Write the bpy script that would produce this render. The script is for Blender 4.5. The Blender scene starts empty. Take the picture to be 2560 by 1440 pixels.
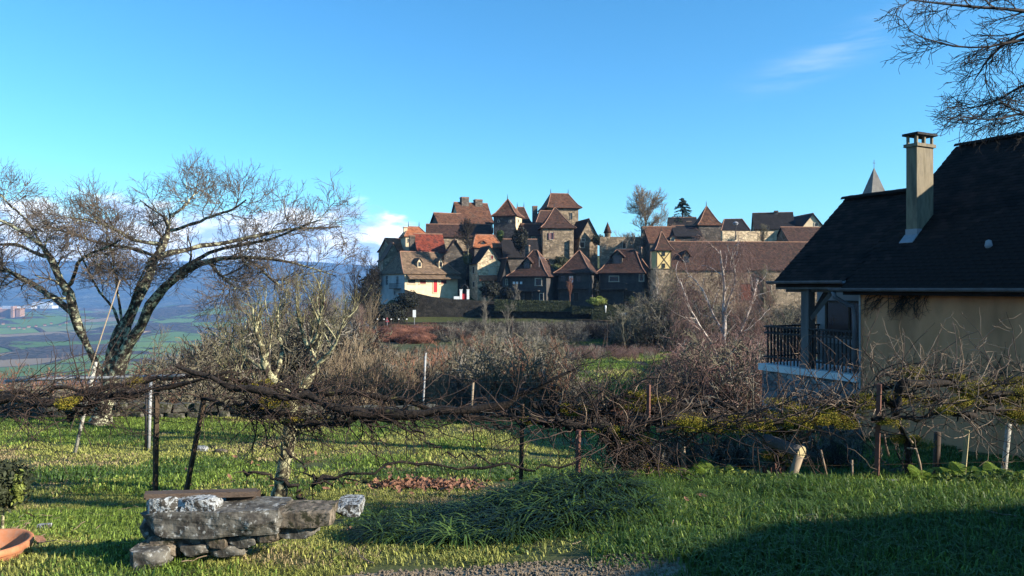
# generated scene
import bpy, math, random
import numpy as np
from mathutils import Vector, Matrix, Euler
rad = math.radians
random.seed(7)
RNG = np.random.default_rng(7)
SC = bpy.context.scene
COL = SC.collection

# ------------------------------------------------------------------ camera, sky, sun, exposure
F = 1849.0            # focal length in pixels of the 2560 px wide photograph
CZ = 1.65             # eye height above the ground where the photographer stands
cam = bpy.data.cameras.new('camera')
cam.sensor_width = 36.0
cam.lens = 36.0 * F / 2560.0
cam.clip_start = 0.05
cam.clip_end = 40000
cob = bpy.data.objects.new('camera', cam)
COL.objects.link(cob)
cob.location = (0, 0, CZ)
cob.rotation_euler = (rad(90), 0, 0)
SC.camera = cob

SUN_AZ = math.atan2(0.94, -0.34)      # clockwise from +Y
SUN_EL = rad(22)
world = bpy.data.worlds.new('World')
SC.world = world
world.use_nodes = True
wn, wl = world.node_tree.nodes, world.node_tree.links
wn.clear()
def N(nt, typ, **kw):
    n = nt.new(typ)
    for k, v in kw.items():
        if k.startswith('i_'):
            n.inputs[k[2:].replace('_', ' ')].default_value = v
        elif k[0] == 'n' and k[1:].isdigit():
            n.inputs[int(k[1:])].default_value = v
        else:
            setattr(n, k, v)
    return n
def ramp(nt, stops, interp='LINEAR'):
    r = nt.new('ShaderNodeValToRGB')
    r.color_ramp.interpolation = interp
    el = r.color_ramp.elements
    while len(el) < len(stops):
        el.new(0.5)
    for e, (p, c) in zip(el, stops):
        e.position = p
        e.color = tuple(c) + (1,) if len(c) == 3 else c
    return r
sky = N(wn, 'ShaderNodeTexSky', sky_type='NISHITA', sun_disc=False, sun_elevation=SUN_EL, sun_rotation=SUN_AZ,
        altitude=350, air_density=1.0, dust_density=0.2, ozone_density=2.0)
hsv = N(wn, 'ShaderNodeHueSaturation', i_Hue=0.498, i_Saturation=1.24, i_Value=1.22)
wl.new(sky.outputs[0], hsv.inputs['Color'])
tc = N(wn, 'ShaderNodeTexCoord')
sep = N(wn, 'ShaderNodeSeparateXYZ')
wl.new(tc.outputs['Generated'], sep.inputs[0])
def wm(op, a, b=None, c=None, clamp=False):
    m = N(wn, 'ShaderNodeMath', operation=op, use_clamp=clamp)
    for i, v in enumerate((a, b, c)):
        if v is None:
            continue
        if isinstance(v, (int, float)):
            m.inputs[i].default_value = v
        else:
            wl.new(v, m.inputs[i])
    return m.outputs[0]
# low cumulus bank over the valley side of the horizon
mp = N(wn, 'ShaderNodeMapping')
mp.inputs['Scale'].default_value = (1.0, 1.0, 2.6)
wl.new(tc.outputs['Generated'], mp.inputs[0])
no = N(wn, 'ShaderNodeTexNoise', i_Scale=13.0, i_Detail=9.0, i_Roughness=0.6)
wl.new(mp.outputs[0], no.inputs['Vector'])
az = wm('ARCTAN2', sep.outputs[0], sep.outputs[1])
azm = wm('SMOOTHSTEP', -0.02, -0.24, az) if False else None
def mrange(v, a, b, c, d, smooth=True):
    m = N(wn, 'ShaderNodeMapRange', n1=a, n2=b, n3=c, n4=d)
    m.interpolation_type = 'SMOOTHSTEP' if smooth else 'LINEAR'
    wl.new(v, m.inputs[0])
    return m.outputs[0]
azl = mrange(az, -0.05, -0.15, 0.0, 1.0)
top = wm('MULTIPLY', azl, 0.102)
elf = wm('DIVIDE', sep.outputs[2], wm('ADD', top, 0.0001))
elm = mrange(elf, 0.25, 1.25, 1.0, 0.0, False)
cl = wm('ADD', wm('MULTIPLY', no.outputs[0], 1.0), wm('MULTIPLY', elm, 0.75))
clm = mrange(cl, 0.63, 0.84, 0.0, 0.96)
clm = wm('MULTIPLY', wm('MULTIPLY', clm, azl), mrange(elm, 0.0, 0.25, 0.0, 1.0))
shade = N(wn, 'ShaderNodeTexNoise', i_Scale=16.0, i_Detail=6.0)
wl.new(mp.outputs[0], shade.inputs['Vector'])
crmp = ramp(wn, [(0.42, (3.6, 4.8, 6.6)), (0.56, (9.6, 9.8, 10.0))])
wl.new(shade.outputs[0], crmp.inputs[0])
mx = N(wn, 'ShaderNodeMixRGB')
tint = N(wn, 'ShaderNodeMixRGB', blend_type='MULTIPLY', n0=1.0)
tint.inputs[2].default_value = (.55, .92, 1.0, 1)
wl.new(hsv.outputs[0], tint.inputs[1])
wl.new(clm, mx.inputs[0]); wl.new(tint.outputs[0], mx.inputs[1]); wl.new(crmp.outputs[0], mx.inputs[2])
# thin cirrus streak high on the right
v1 = wm('SUBTRACT', sep.outputs[2], wm('ADD', wm('MULTIPLY', wm('SUBTRACT', az, 0.43), 0.30), 0.285))
st = N(wn, 'ShaderNodeMapping')
st.inputs['Rotation'].default_value = (0, rad(-17), 0)
st.inputs['Scale'].default_value = (2.2, 2.2, 16)
wl.new(tc.outputs['Generated'], st.inputs[0])
sn = N(wn, 'ShaderNodeTexNoise', i_Scale=2.2, i_Detail=7.0, i_Roughness=0.6)
wl.new(st.outputs[0], sn.inputs['Vector'])
band = mrange(wm('ABSOLUTE', v1), 0.0, 0.035, 1.0, 0.0)
azw = wm('MULTIPLY', mrange(az, 0.25, 0.42, 0, 1), mrange(az, 0.60, 0.46, 0, 1))
cir = wm('MULTIPLY', wm('MULTIPLY', band, azw), mrange(sn.outputs[0], 0.42, 0.76, 0.0, 0.55))
mx2 = N(wn, 'ShaderNodeMixRGB')
mx2.inputs[2].default_value = (3.6, 4.6, 5.8, 1)
wl.new(cir, mx2.inputs[0]); wl.new(mx.outputs[0], mx2.inputs[1])
bg = N(wn, 'ShaderNodeBackground', i_Strength=0.08)
wl.new(mx2.outputs[0], bg.inputs[0])
wo = N(wn, 'ShaderNodeOutputWorld')
wl.new(bg.outputs[0], wo.inputs[0])

sd = bpy.data.lights.new('sun', 'SUN')
sd.energy = 5.0
sd.angle = rad(0.53)
sd.color = (1.0, 0.91, 0.76)
sob = bpy.data.objects.new('sun', sd)
COL.objects.link(sob)
SDIR = Vector((math.sin(SUN_AZ) * math.cos(SUN_EL), math.cos(SUN_AZ) * math.cos(SUN_EL), math.sin(SUN_EL)))
sob.rotation_euler = (-SDIR).to_track_quat('-Z', 'Y').to_euler()

SC.view_settings.view_transform = 'Standard'
SC.view_settings.look = 'None'
SC.view_settings.exposure = 1.36
SC.view_settings.gamma = 1.0
SC.cycles.use_denoising = True
SC.cycles.max_bounces = 5
SC.cycles.diffuse_bounces = 2
SC.cycles.glossy_bounces = 2
SC.cycles.transmission_bounces = 3
SC.cycles.volume_bounces = 0
SC.cycles.caustics_reflective = False
SC.cycles.caustics_refractive = False

# ------------------------------------------------------------------ helpers
def W(px, py, Y):
    return Vector(((px - 1280) / F * Y, Y, CZ - (py - 720) / F * Y))
def tag(o, label=None, cat=None, group=None, kind=None):
    for k, v in (('label', label), ('category', cat), ('group', group), ('kind', kind)):
        if v:
            o[k] = v
    return o
def link(name, me, parent=None, mats=(), loc=None):
    o = bpy.data.objects.new(name, me)
    COL.objects.link(o)
    if parent is not None:
        o.parent = parent
    if loc is not None:
        o.location = loc
    if me is not None and hasattr(me, 'materials'):
        for m in mats:
            me.materials.append(m)
    return o
def empty(name, loc=(0, 0, 0), rz=0.0):
    o = bpy.data.objects.new(name, None)
    o.empty_display_size = 0.3
    COL.objects.link(o)
    o.location = loc
    o.rotation_euler = (0, 0, rz)
    return o
def np_mesh(name, V, Q, smooth=False, midx=None):
    """V (n,3); Q (m,4) quads or (m,3) tris, or a list of both"""
    me = bpy.data.meshes.new(name)
    V = np.asarray(V, np.float32)
    me.vertices.add(len(V))
    me.vertices.foreach_set('co', V.ravel())
    if not isinstance(Q, list) or not isinstance(Q[0], np.ndarray):
        Q = [Q]
    Q = [np.asarray(q, np.int32) for q in Q if len(q)]
    loops = np.concatenate([q.ravel() for q in Q])
    tot = np.concatenate([np.full(len(q), q.shape[1], np.int32) for q in Q])
    st = np.concatenate([[0], np.cumsum(tot)[:-1]]).astype(np.int32)
    me.loops.add(len(loops))
    me.loops.foreach_set('vertex_index', loops)
    me.polygons.add(len(tot))
    me.polygons.foreach_set('loop_start', st)
    me.polygons.foreach_set('loop_total', tot)
    if midx is not None:
        me.polygons.foreach_set('material_index', np.asarray(midx, np.int32))
    me.polygons.foreach_set('use_smooth', np.full(len(tot), smooth, bool))
    me.update(calc_edges=True)
    me.validate()
    return me

class MB:
    """collects simple solids into one mesh"""
    def __init__(s):
        s.v, s.f = [], []
    def poly(s, vs, fs):
        b = len(s.v)
        s.v += [tuple(v) for v in vs]
        s.f += [tuple(b + i for i in f) for f in fs]
        return s
    def box(s, x0, x1, y0, y1, z0, z1, M=None):
        vs = [Vector(p) for p in ((x0, y0, z0), (x1, y0, z0), (x1, y1, z0), (x0, y1, z0), (x0, y0, z1), (x1, y0, z1), (x1, y1, z1), (x0, y1, z1))]
        if M is not None:
            vs = [M @ v for v in vs]
        return s.poly(vs, [(3, 2, 1, 0), (4, 5, 6, 7), (0, 1, 5, 4), (1, 2, 6, 5), (2, 3, 7, 6), (3, 0, 4, 7)])
    def tube(s, pts, r, n=8, caps=True):
        pts = [Vector(p) for p in pts]
        rs = r if isinstance(r, (list, tuple)) else [r] * len(pts)
        rings = []
        for i, p in enumerate(pts):
            d = (pts[min(i + 1, len(pts) - 1)] - pts[max(i - 1, 0)]).normalized()
            a = d.cross(Vector((0.13, 0.2, 1))) if abs(d.z) < 0.93 else d.cross(Vector((1, 0.1, 0)))
            a.normalize(); b = d.cross(a)
            rings.append([p + (a * math.cos(t) + b * math.sin(t)) * rs[i] for t in [2 * math.pi * k / n for k in range(n)]])
        base = len(s.v)
        for rg in rings:
            s.v += [tuple(v) for v in rg]
        for i in range(len(pts) - 1):
            for k in range(n):
                a0 = base + i * n + k; a1 = base + i * n + (k + 1) % n
                s.f.append((a0, a1, a1 + n, a0 + n))
        if caps:
            s.f.append(tuple(base + k for k in range(n))[::-1])
            s.f.append(tuple(base + (len(pts) - 1) * n + k for k in range(n)))
        return s
    def lathe(s, prof, n=32, c=(0, 0, 0)):
        base = len(s.v)
        for r, z in prof:
            for k in range(n):
                t = 2 * math.pi * k / n
                s.v.append((c[0] + r * math.cos(t), c[1] + r * math.sin(t), c[2] + z))
        for i in range(len(prof) - 1):
            for k in range(n):
                a0 = base + i * n + k; a1 = base + i * n + (k + 1) % n
                s.f.append((a0, a1, a1 + n, a0 + n))
        return s
    def build(s, name, m, parent=None, smooth=False, loc=None):
        me = bpy.data.meshes.new(name)
        me.from_pydata(s.v, [], s.f)
        if smooth:
            me.polygons.foreach_set('use_smooth', [True] * len(s.f))
        me.update()
        return link(name, me, parent, [m], loc)

def vnoise(x, y, seed=0):
    """smooth value noise, vectorised"""
    xi, yi = np.floor(x), np.floor(y)
    fx, fy = x - xi, y - yi
    fx = fx * fx * (3 - 2 * fx); fy = fy * fy * (3 - 2 * fy)
    def h(a, b):
        n = np.sin(a * 127.1 + b * 311.7 + seed * 74.7) * 43758.5453
        return n - np.floor(n)
    return (h(xi, yi) * (1 - fx) + h(xi + 1, yi) * fx) * (1 - fy) + (h(xi, yi + 1) * (1 - fx) + h(xi + 1, yi + 1) * fx) * fy
def fbm(x, y, o=4, seed=0):
    r = 0; a = 0.5
    for i in range(o):
        r = r + a * (vnoise(x * 2 ** i, y * 2 ** i, seed + i) - 0.5)
        a *= 0.5
    return r
def sstep(a, b, x):
    t = np.clip((x - a) / (b - a), 0, 1)
    return t * t * (3 - 2 * t)

# ------------------------------------------------------------------ materials
def mat(name, c1, c2=None, scale=4.0, rough=0.85, bump=0.0, bscale=None, detail=6.0, c3=None, kind='noise',
        mortar=None, lo=0.35, hi=0.65, spec=0.3, stretch=None, trans=0.0, dist=0.02, island=0.0):
    m = bpy.data.materials.new(name)
    m.use_nodes = True
    nt = m.node_tree; nd, lk = nt.nodes, nt.links
    nd.clear()
    out = nd.new('ShaderNodeOutputMaterial')
    b = nd.new('ShaderNodeBsdfPrincipled')
    b.inputs['Roughness'].default_value = rough
    b.inputs['Specular IOR Level'].default_value = spec
    lk.new(b.outputs[0], out.inputs[0])
    if c2 is None:
        c2 = tuple(v * 0.8 for v in c1)
    tc = nd.new('ShaderNodeTexCoord')
    vec = tc.outputs['Object']
    if stretch:
        mp = nd.new('ShaderNodeMapping'); mp.inputs['Scale'].default_value = stretch
        lk.new(vec, mp.inputs[0]); vec = mp.outputs[0]
    nz = N(nd, 'ShaderNodeTexNoise', i_Scale=scale, i_Detail=detail, i_Roughness=0.62)
    lk.new(vec, nz.inputs['Vector'])
    stops = [(lo, c1), (hi, c2)] if c3 is None else [(lo, c1), ((lo + hi) / 2, c2), (hi, c3)]
    r = ramp(nd, stops)
    lk.new(nz.outputs[0], r.inputs[0])
    col = r.outputs[0]
    height = nz.outputs[0]
    if kind == 'stone':
        vo = N(nd, 'ShaderNodeTexVoronoi', feature='DISTANCE_TO_EDGE', i_Scale=bscale or 2.5)
        vc = N(nd, 'ShaderNodeTexVoronoi', feature='F1', i_Scale=bscale or 2.5)
        mp2 = nd.new('ShaderNodeMapping'); mp2.inputs['Scale'].default_value = (1, 1, 1.7)
        wz = N(nd, 'ShaderNodeTexNoise', i_Scale=(bscale or 2.5) * 1.3, i_Detail=2.0)
        lk.new(tc.outputs['Object'], wz.inputs['Vector'])
        mxv = N(nd, 'ShaderNodeMixRGB', n0=0.12)
        lk.new(vec, mxv.inputs[1]); lk.new(wz.outputs['Color'], mxv.inputs[2])
        lk.new(mxv.outputs[0], mp2.inputs[0])
        lk.new(mp2.outputs[0], vo.inputs['Vector']); lk.new(mp2.outputs[0], vc.inputs['Vector'])
        hv = N(nd, 'ShaderNodeHueSaturation')
        sp = nd.new('ShaderNodeSeparateColor'); lk.new(vc.outputs['Color'], sp.inputs[0])
        mr = N(nd, 'ShaderNodeMapRange', n3=0.55, n4=1.4); lk.new(sp.outputs[0], mr.inputs[0])
        lk.new(mr.outputs[0], hv.inputs['Value']); lk.new(col, hv.inputs['Color'])
        mk = ramp(nd, [(0.0, (0, 0, 0)), (0.07, (1, 1, 1))]); lk.new(vo.outputs['Distance'], mk.inputs[0])
        mm = N(nd, 'ShaderNodeMixRGB'); lk.new(mk.outputs[0], mm.inputs[0])
        mm.inputs[1].default_value = tuple(mortar or tuple(v * 0.35 for v in c1)) + (1,)
        lk.new(hv.outputs[0], mm.inputs[2]); col = mm.outputs[0]
        ad = N(nd, 'ShaderNodeMath', operation='ADD'); lk.new(mk.outputs[0], ad.inputs[0]); lk.new(nz.outputs[0], ad.inputs[1])
        height = ad.outputs[0]
    if kind == 'tiles':
        sx = nd.new('ShaderNodeSeparateXYZ'); lk.new(tc.outputs['Object'], sx.inputs[0])
        ad = N(nd, 'ShaderNodeMath', operation='ADD'); lk.new(sx.outputs[0], ad.inputs[0]); lk.new(sx.outputs[1], ad.inputs[1])
        cb = nd.new('ShaderNodeCombineXYZ'); lk.new(ad.outputs[0], cb.inputs[0]); lk.new(sx.outputs[2], cb.inputs[1])
        bt = N(nd, 'ShaderNodeTexBrick', i_Scale=1.0)
        bt.inputs['Color1'].default_value = (0.45, 0.45, 0.45, 1); bt.inputs['Color2'].default_value = (1.25, 1.25, 1.25, 1)
        bt.inputs['Mortar'].default_value = (0.3, 0.3, 0.3, 1)
        bt.inputs['Brick Width'].default_value = 0.34; bt.inputs['Row Height'].default_value = 0.22
        bt.inputs['Mortar Size'].default_value = 0.02
        lk.new(cb.outputs[0], bt.inputs['Vector'])
        ml = N(nd, 'ShaderNodeMixRGB', blend_type='MULTIPLY', n0=0.85)
        lk.new(col, ml.inputs[1]); lk.new(bt.outputs['Color'], ml.inputs[2]); col = ml.outputs[0]
        height = bt.outputs['Fac']
        inv = N(nd, 'ShaderNodeMath', operation='SUBTRACT', n0=1.0); lk.new(height, inv.inputs[1])
        a2 = N(nd, 'ShaderNodeMath', operation='MULTIPLY_ADD', n1=0.5); lk.new(inv.outputs[0], a2.inputs[0]); lk.new(nz.outputs[0], a2.inputs[2])
        height = a2.outputs[0]
    if island:
        ge = nd.new('ShaderNodeNewGeometry')
        hv = N(nd, 'ShaderNodeHueSaturation')
        mr = N(nd, 'ShaderNodeMapRange', n3=1 - island, n4=1 + island)
        lk.new(ge.outputs['Random Per Island'], mr.inputs[0])
        lk.new(mr.outputs[0], hv.inputs['Value']); lk.new(col, hv.inputs['Color']); col = hv.outputs[0]
    lk.new(col, b.inputs['Base Color'])
    if bump:
        bp = N(nd, 'ShaderNodeBump', i_Strength=bump, i_Distance=dist)
        if bscale and kind == 'noise':
            n2 = N(nd, 'ShaderNodeTexNoise', i_Scale=bscale, i_Detail=6.0); lk.new(vec, n2.inputs['Vector']); height = n2.outputs[0]
        lk.new(height, bp.inputs['Height']); lk.new(bp.outputs[0], b.inputs['Normal'])
    if trans:
        tr = nd.new('ShaderNodeBsdfTranslucent'); lk.new(col, tr.inputs[0])
        ms = N(nd, 'ShaderNodeMixShader', n0=trans)
        lk.new(b.outputs[0], ms.inputs[1]); lk.new(tr.outputs[0], ms.inputs[2]); lk.new(ms.outputs[0], out.inputs[0])
    return m

M = {}
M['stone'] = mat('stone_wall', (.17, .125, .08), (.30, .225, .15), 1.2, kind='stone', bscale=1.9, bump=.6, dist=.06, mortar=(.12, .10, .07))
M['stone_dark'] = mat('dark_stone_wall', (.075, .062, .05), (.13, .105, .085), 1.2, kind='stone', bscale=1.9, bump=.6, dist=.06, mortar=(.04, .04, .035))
M['stone_warm'] = mat('warm_stone_wall', (.42, .31, .19), (.58, .46, .30), 1.0, kind='stone', bscale=2.4, bump=.4, dist=.05, mortar=(.36, .28, .18))
M['stone_ivy'] = mat('ivy_stained_stone', (.20, .17, .11), (.10, .10, .05), 0.8, kind='stone', bscale=1.8, bump=.6, dist=.06)
M['plaster_white'] = mat('white_plaster', (.34, .34, .34), (.50, .49, .47), .9, bump=.2, bscale=12, lo=.3, hi=.7)
M['plaster_cream'] = mat('cream_plaster', (.46, .36, .23), (.62, .50, .33), .9, bump=.2, bscale=12)
M['plaster_yellow'] = mat('yellow_plaster', (.55, .40, .16), (.64, .48, .22), 1.4, bump=.2, bscale=12)
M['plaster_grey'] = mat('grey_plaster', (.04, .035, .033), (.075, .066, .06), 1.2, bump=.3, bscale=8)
M['roof_brown'] = mat('brown_tiles', (.06, .026, .015), (.135, .058, .032), 1.4, kind='tiles', bump=.7, c3=(.075, .045, .03), dist=.05)
M['roof_mauve'] = mat('mauve_brown_tiles', (.024, .013, .009), (.075, .034, .023), 1.4, kind='tiles', bump=.7, c3=(.040, .027, .019), dist=.05)
M['roof_orange'] = mat('orange_tiles', (.27, .085, .032), (.37, .13, .055), 0.8, kind='tiles', bump=.5, c3=(.30, .13, .08), dist=.05)
M['roof_red'] = mat('red_tiles', (.15, .028, .016), (.24, .05, .026), 0.9, kind='tiles', bump=.7, c3=(.09, .028, .02), dist=.07)
M['roof_tan'] = mat('tan_tiles', (.125, .08, .048), (.17, .11, .068), 1.3, kind='tiles', bump=.3, c3=(.20, .13, .08), dist=.03)
M['roof_dark'] = mat('slate_dark_tiles', (.012, .010, .011), (.022, .018, .018), 0.9, kind='tiles', bump=.4, dist=.04)
M['wall_shaded'] = mat('shade_blackened_wall', (.016, .014, .012), (.034, .030, .024), 1.0, kind='stone', bscale=1.9, bump=.6, dist=.06)  # stone colour blackened to stand in for the shade on these walls
M['spire'] = mat('grey_spire_stone', (.11, .10, .09), (.17, .16, .14), 1.0)
M['ridge'] = mat('ridge_tiles', (.20, .10, .065), (.30, .17, .11), 2.0)
M['wood_dark'] = mat('dark_wood', (.035, .022, .014), (.06, .04, .028), 6, stretch=(1, 1, .15))
M['window_dark'] = mat('dark_window_pane', (.012, .014, .018), (.02, .022, .028), 3, rough=.15, spec=.5)
M['shutter_red'] = mat('dark_red_paint', (.10, .014, .016), (.14, .02, .02), 5)
M['door_red'] = mat('red_door_paint', (.42, .03, .035), (.36, .02, .03), 5)
M['shutter_purple'] = mat('faded_purple_paint', (.10, .045, .06), (.14, .07, .08), 5)
M['shutter_rust'] = mat('rust_red_wood', (.16, .045, .025), (.10, .03, .02), 5)
M['frame_stone'] = mat('pale_frame_stone', (.42, .36, .27), (.5, .44, .34), 4)
M['iron'] = mat('dark_iron', (.012, .012, .014), (.02, .02, .022), 8, rough=.55)
M['white_paint'] = mat('white_paint', (.78, .78, .76), (.7, .7, .68), 5, rough=.6)
M['metal'] = mat('zinc', (.20, .20, .22), (.27, .27, .29), 5, rough=.45)
# ------------------------------------------------------------------ ground
YL = np.array([-60, 2, 3.6, 5, 7, 9, 12, 17, 18.4, 19.2, 24, 40, 80, 200, 500, 1100, 1700, 3000, 6000, 20000.])
ZL = np.array([.2, .05, 0, -.12, -.6, -.95, -1.25, -1.5, -1.55, -2.3, -3.6, -8, -21, -55, -105, -134, -140, -140, -140, -140.])
YM = np.array([-60, 2, 5.2, 6.2, 7.0, 8.2, 12, 17, 19, 24, 32, 42, 60, 90, 117, 124, 131, 134, 150, 165, 180, 215, 260, 400, 1000, 1700, 20000.])
ZM = np.array([.2, .05, .0, -.06, -.18, -.75, -1.3, -1.6, -2.0, -3.2, -4.2, -4.6, -4.4, -5.2, -4.3, -4.25, -3.2, -1.2, 1.5, 6, 9.5, 11, 9, -10, -110, -140, -140.])
def T(x, y):
    x = np.asarray(x, float); y = np.asarray(y, float)
    zl = np.interp(y, YL, ZL); zm = np.interp(y, YM, ZM)
    # lawn: the right-hand side keeps its crest, the left slopes steadily
    a_near = sstep(-0.6, 1.2, x)
    ratio = x / np.maximum(np.abs(y), 1.0)
    q_ = sstep(60, 125, y)
    lo_ = -0.44 + .19 * q_; hi_ = -0.235 + .075 * q_
    tt_ = np.clip((ratio - lo_) / (hi_ - lo_), 0, 1)
    a_far = tt_ * tt_ * (3 - 2 * tt_)
    k = sstep(15, 24, y)
    a = a_near * (1 - k) + a_far * k
    z = zl * (1 - a) + zm * a
    r = np.hypot(x, y)
    # behind and beside the camera the plateau falls to the valley too
    z = np.where((y < 60) & (r > 250), z - 140 * sstep(250, 1500, r), z)
    z = np.where(z < -140, -140, z)
    z = z + fbm(x * .9, y * .9, 3, 3) * .10 * sstep(2, 4, r) * (1 - sstep(40, 80, r))
    z = z + fbm(x * .06, y * .06, 4, 9) * 2.2 * sstep(26, 60, y) * (1 - sstep(-.3, -.2, ratio) * (1 - sstep(260, 500, y)))
    z = z + fbm(x * .004, y * .004, 4, 5) * 46 * sstep(900, 2600, r)
    # castle knoll, wooded ridge, far hills
    z = z + 26 * np.exp(-(((x + 2030) / 330) ** 2 + ((y - 3060) / 260) ** 2))
    rid = np.exp(-(((y - 3900) / 650) ** 2)) * sstep(-0.62, -0.32, ratio) * 78
    z = z + rid * (1 + .4 * fbm(x * .0015, y * .0015, 3, 11))
    hill = sstep(6300, 9800, r + 900 * fbm(x * .0004, y * .0004, 3, 21) * 2)
    z = z + hill * (405 + 150 * fbm(x * .00035, y * .00035, 4, 31)) + hill * fbm(x * .0016, y * .0016, 5, 41) * 120
    # mound under the strap-leaved clumps
    z = z + .13 * np.exp(-(((x + .15) / .95) ** 2 + ((y - 5.9) / .42) ** 2))
    z = z + .09 * np.exp(-(((x - .35) / .5) ** 2 + ((y - 6.1) / .3) ** 2))
    return z
def t1(x, y):
    return float(T(x, y))

def make_ground():
    rr = np.concatenate([[0.3, 1, 2, 3], np.geomspace(3.6, 30, 130), np.geomspace(30.6, 12500, 210)])
    fine = np.radians(np.linspace(-42, 42, 460))
    coarse = np.radians(np.linspace(44, 316, 70))
    aa = np.concatenate([fine, coarse])
    R, A = np.meshgrid(rr, aa, indexing='ij')
    X = R * np.sin(A); Y = R * np.cos(A)
    Z = T(X, Y)
    nr, na = R.shape
    V = np.stack([X, Y, Z], -1).reshape(-1, 3)
    i, j = np.meshgrid(np.arange(nr - 1), np.arange(na), indexing='ij')
    j2 = (j + 1) % na
    Q = np.stack([i * na + j, i * na + j2, (i + 1) * na + j2, (i + 1) * na + j], -1).reshape(-1, 4)[:, ::-1]
    cx = X[:-1, :] ; cy = Y[:-1, :]
    rad_ = R[:-1, :]; ratio = cx / np.maximum(cy, 1)
    mi = np.zeros(rad_.shape, int)
    mi[(cy > 19) | (rad_ > 40)] = 1
    mi[rad_ > 900] = 2
    mi[rad_ > 5600] = 3
    V = np.vstack([V, [[0, 0, float(T(0, 0))]]])
    c = len(V) - 1
    tri = np.array([[c, (k + 1) % na, k] for k in range(na)])
    me = np_mesh('ground', V, [Q, tri], smooth=True, midx=np.concatenate([mi.ravel(), np.zeros(na, int)]))
    g = link('ground', me, None, [M['soil'], M['slope'], M['valley'], M['hills']])
    tag(g, kind='structure', label='grassy ground running from the garden down to the valley and up to the far hills')
    return g
M['soil'] = mat('lawn_soil', (.035, .045, .012), (.065, .075, .02), 1.3, c3=(.055, .040, .020), bump=.6, bscale=20, lo=.3, hi=.72)
M['slope'] = mat('rough_slope', (.028, .036, .010), (.06, .07, .02), .09, c3=(.045, .036, .022), bump=.7, bscale=1.4, lo=.36, hi=.64, dist=.3)

def field_material():
    m = bpy.data.materials.new('valley_fields'); m.use_nodes = True
    nt = m.node_tree; nd, lk = nt.nodes, nt.links
    b = nd['Principled BSDF']; b.inputs['Roughness'].default_value = .95
    b.inputs['Specular IOR Level'].default_value = .1
    tc = nd.new('ShaderNodeTexCoord')
    mp = nd.new('ShaderNodeMapping'); mp.inputs['Scale'].default_value = (1, .55, 1); mp.inputs['Rotation'].default_value = (0, 0, .35)
    lk.new(tc.outputs['Object'], mp.inputs[0])
    vo = N(nd, 'ShaderNodeTexVoronoi', feature='F1', i_Scale=.0042); lk.new(mp.outputs[0], vo.inputs['Vector'])
    sp = nd.new('ShaderNodeSeparateColor'); lk.new(vo.outputs['Color'], sp.inputs[0])
    r = ramp(nd, [(0, (.085, .15, .035)), (.22, (.12, .19, .05)), (.45, (.16, .19, .08)), (.6, (.10, .17, .045)), (.75, (.21, .16, .10)), (.9, (.09, .15, .04))], 'CONSTANT')
    lk.new(sp.outputs[0], r.inputs[0])
    ve = N(nd, 'ShaderNodeTexVoronoi', feature='DISTANCE_TO_EDGE', i_Scale=.0042); lk.new(mp.outputs[0], ve.inputs['Vector'])
    he = ramp(nd, [(.02, (1, 1, 1)), (.035, (0, 0, 0))]); lk.new(ve.outputs['Distance'], he.inputs[0])
    n2 = N(nd, 'ShaderNodeTexNoise', i_Scale=.0032, i_Detail=8.0, i_Roughness=.6); lk.new(tc.outputs['Object'], n2.inputs['Vector'])
    wm_ = ramp(nd, [(.485, (0, 0, 0)), (.51, (1, 1, 1))]); lk.new(n2.outputs[0], wm_.inputs[0])
    mxm = N(nd, 'ShaderNodeMixRGB', blend_type='LIGHTEN', n0=1.0); lk.new(he.outputs[0], mxm.inputs[1]); lk.new(wm_.outputs[0], mxm.inputs[2])
    n3 = N(nd, 'ShaderNodeTexNoise', i_Scale=.05, i_Detail=4.0); lk.new(tc.outputs['Object'], n3.inputs['Vector'])
    wc = ramp(nd, [(.35, (.030, .030, .022)), (.65, (.085, .065, .05))]); lk.new(n3.outputs[0], wc.inputs[0])
    mx = N(nd, 'ShaderNodeMixRGB'); lk.new(mxm.outputs[0], mx.inputs[0]); lk.new(r.outputs[0], mx.inputs[1]); lk.new(wc.outputs[0], mx.inputs[2])
    lk.new(mx.outputs[0], b.inputs['Base Color'])
    mlt = N(nd, 'ShaderNodeMath', operation='MULTIPLY'); lk.new(mxm.outputs[0], mlt.inputs[0]); lk.new(n3.outputs[0], mlt.inputs[1])
    bp = N(nd, 'ShaderNodeBump', i_Strength=1.0, i_Distance=14.0); lk.new(mlt.outputs[0], bp.inputs['Height']); lk.new(bp.outputs[0], b.inputs['Normal'])
    return m
M['valley'] = field_material()
M['hills'] = mat('wooded_hills', (.014, .022, .014), (.045, .050, .03), .0045, c3=(.085, .085, .05), bump=1.0, bscale=.012, lo=.38, hi=.68, dist=60, spec=.05)
make_ground()

# ------------------------------------------------------------------ haze
hz = bpy.data.materials.new('haze'); hz.use_nodes = True
hn = hz.node_tree.nodes; hn.clear()
pv = hn.new('ShaderNodeVolumePrincipled')
pv.inputs['Color'].default_value = (.24, .50, 1.0, 1)
pv.inputs['Density'].default_value = 9.5e-5
pv.inputs['Anisotropy'].default_value = 0.0
ho = hn.new('ShaderNodeOutputMaterial')
hz.node_tree.links.new(pv.outputs[0], ho.inputs['Volume'])
hb = MB().box(-12700, 12700, -12700, 12700, -230, 460).build('haze', hz)
tag(hb, kind='stuff', label='thin blue haze lying over the valley and hills', cat='haze')

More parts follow.
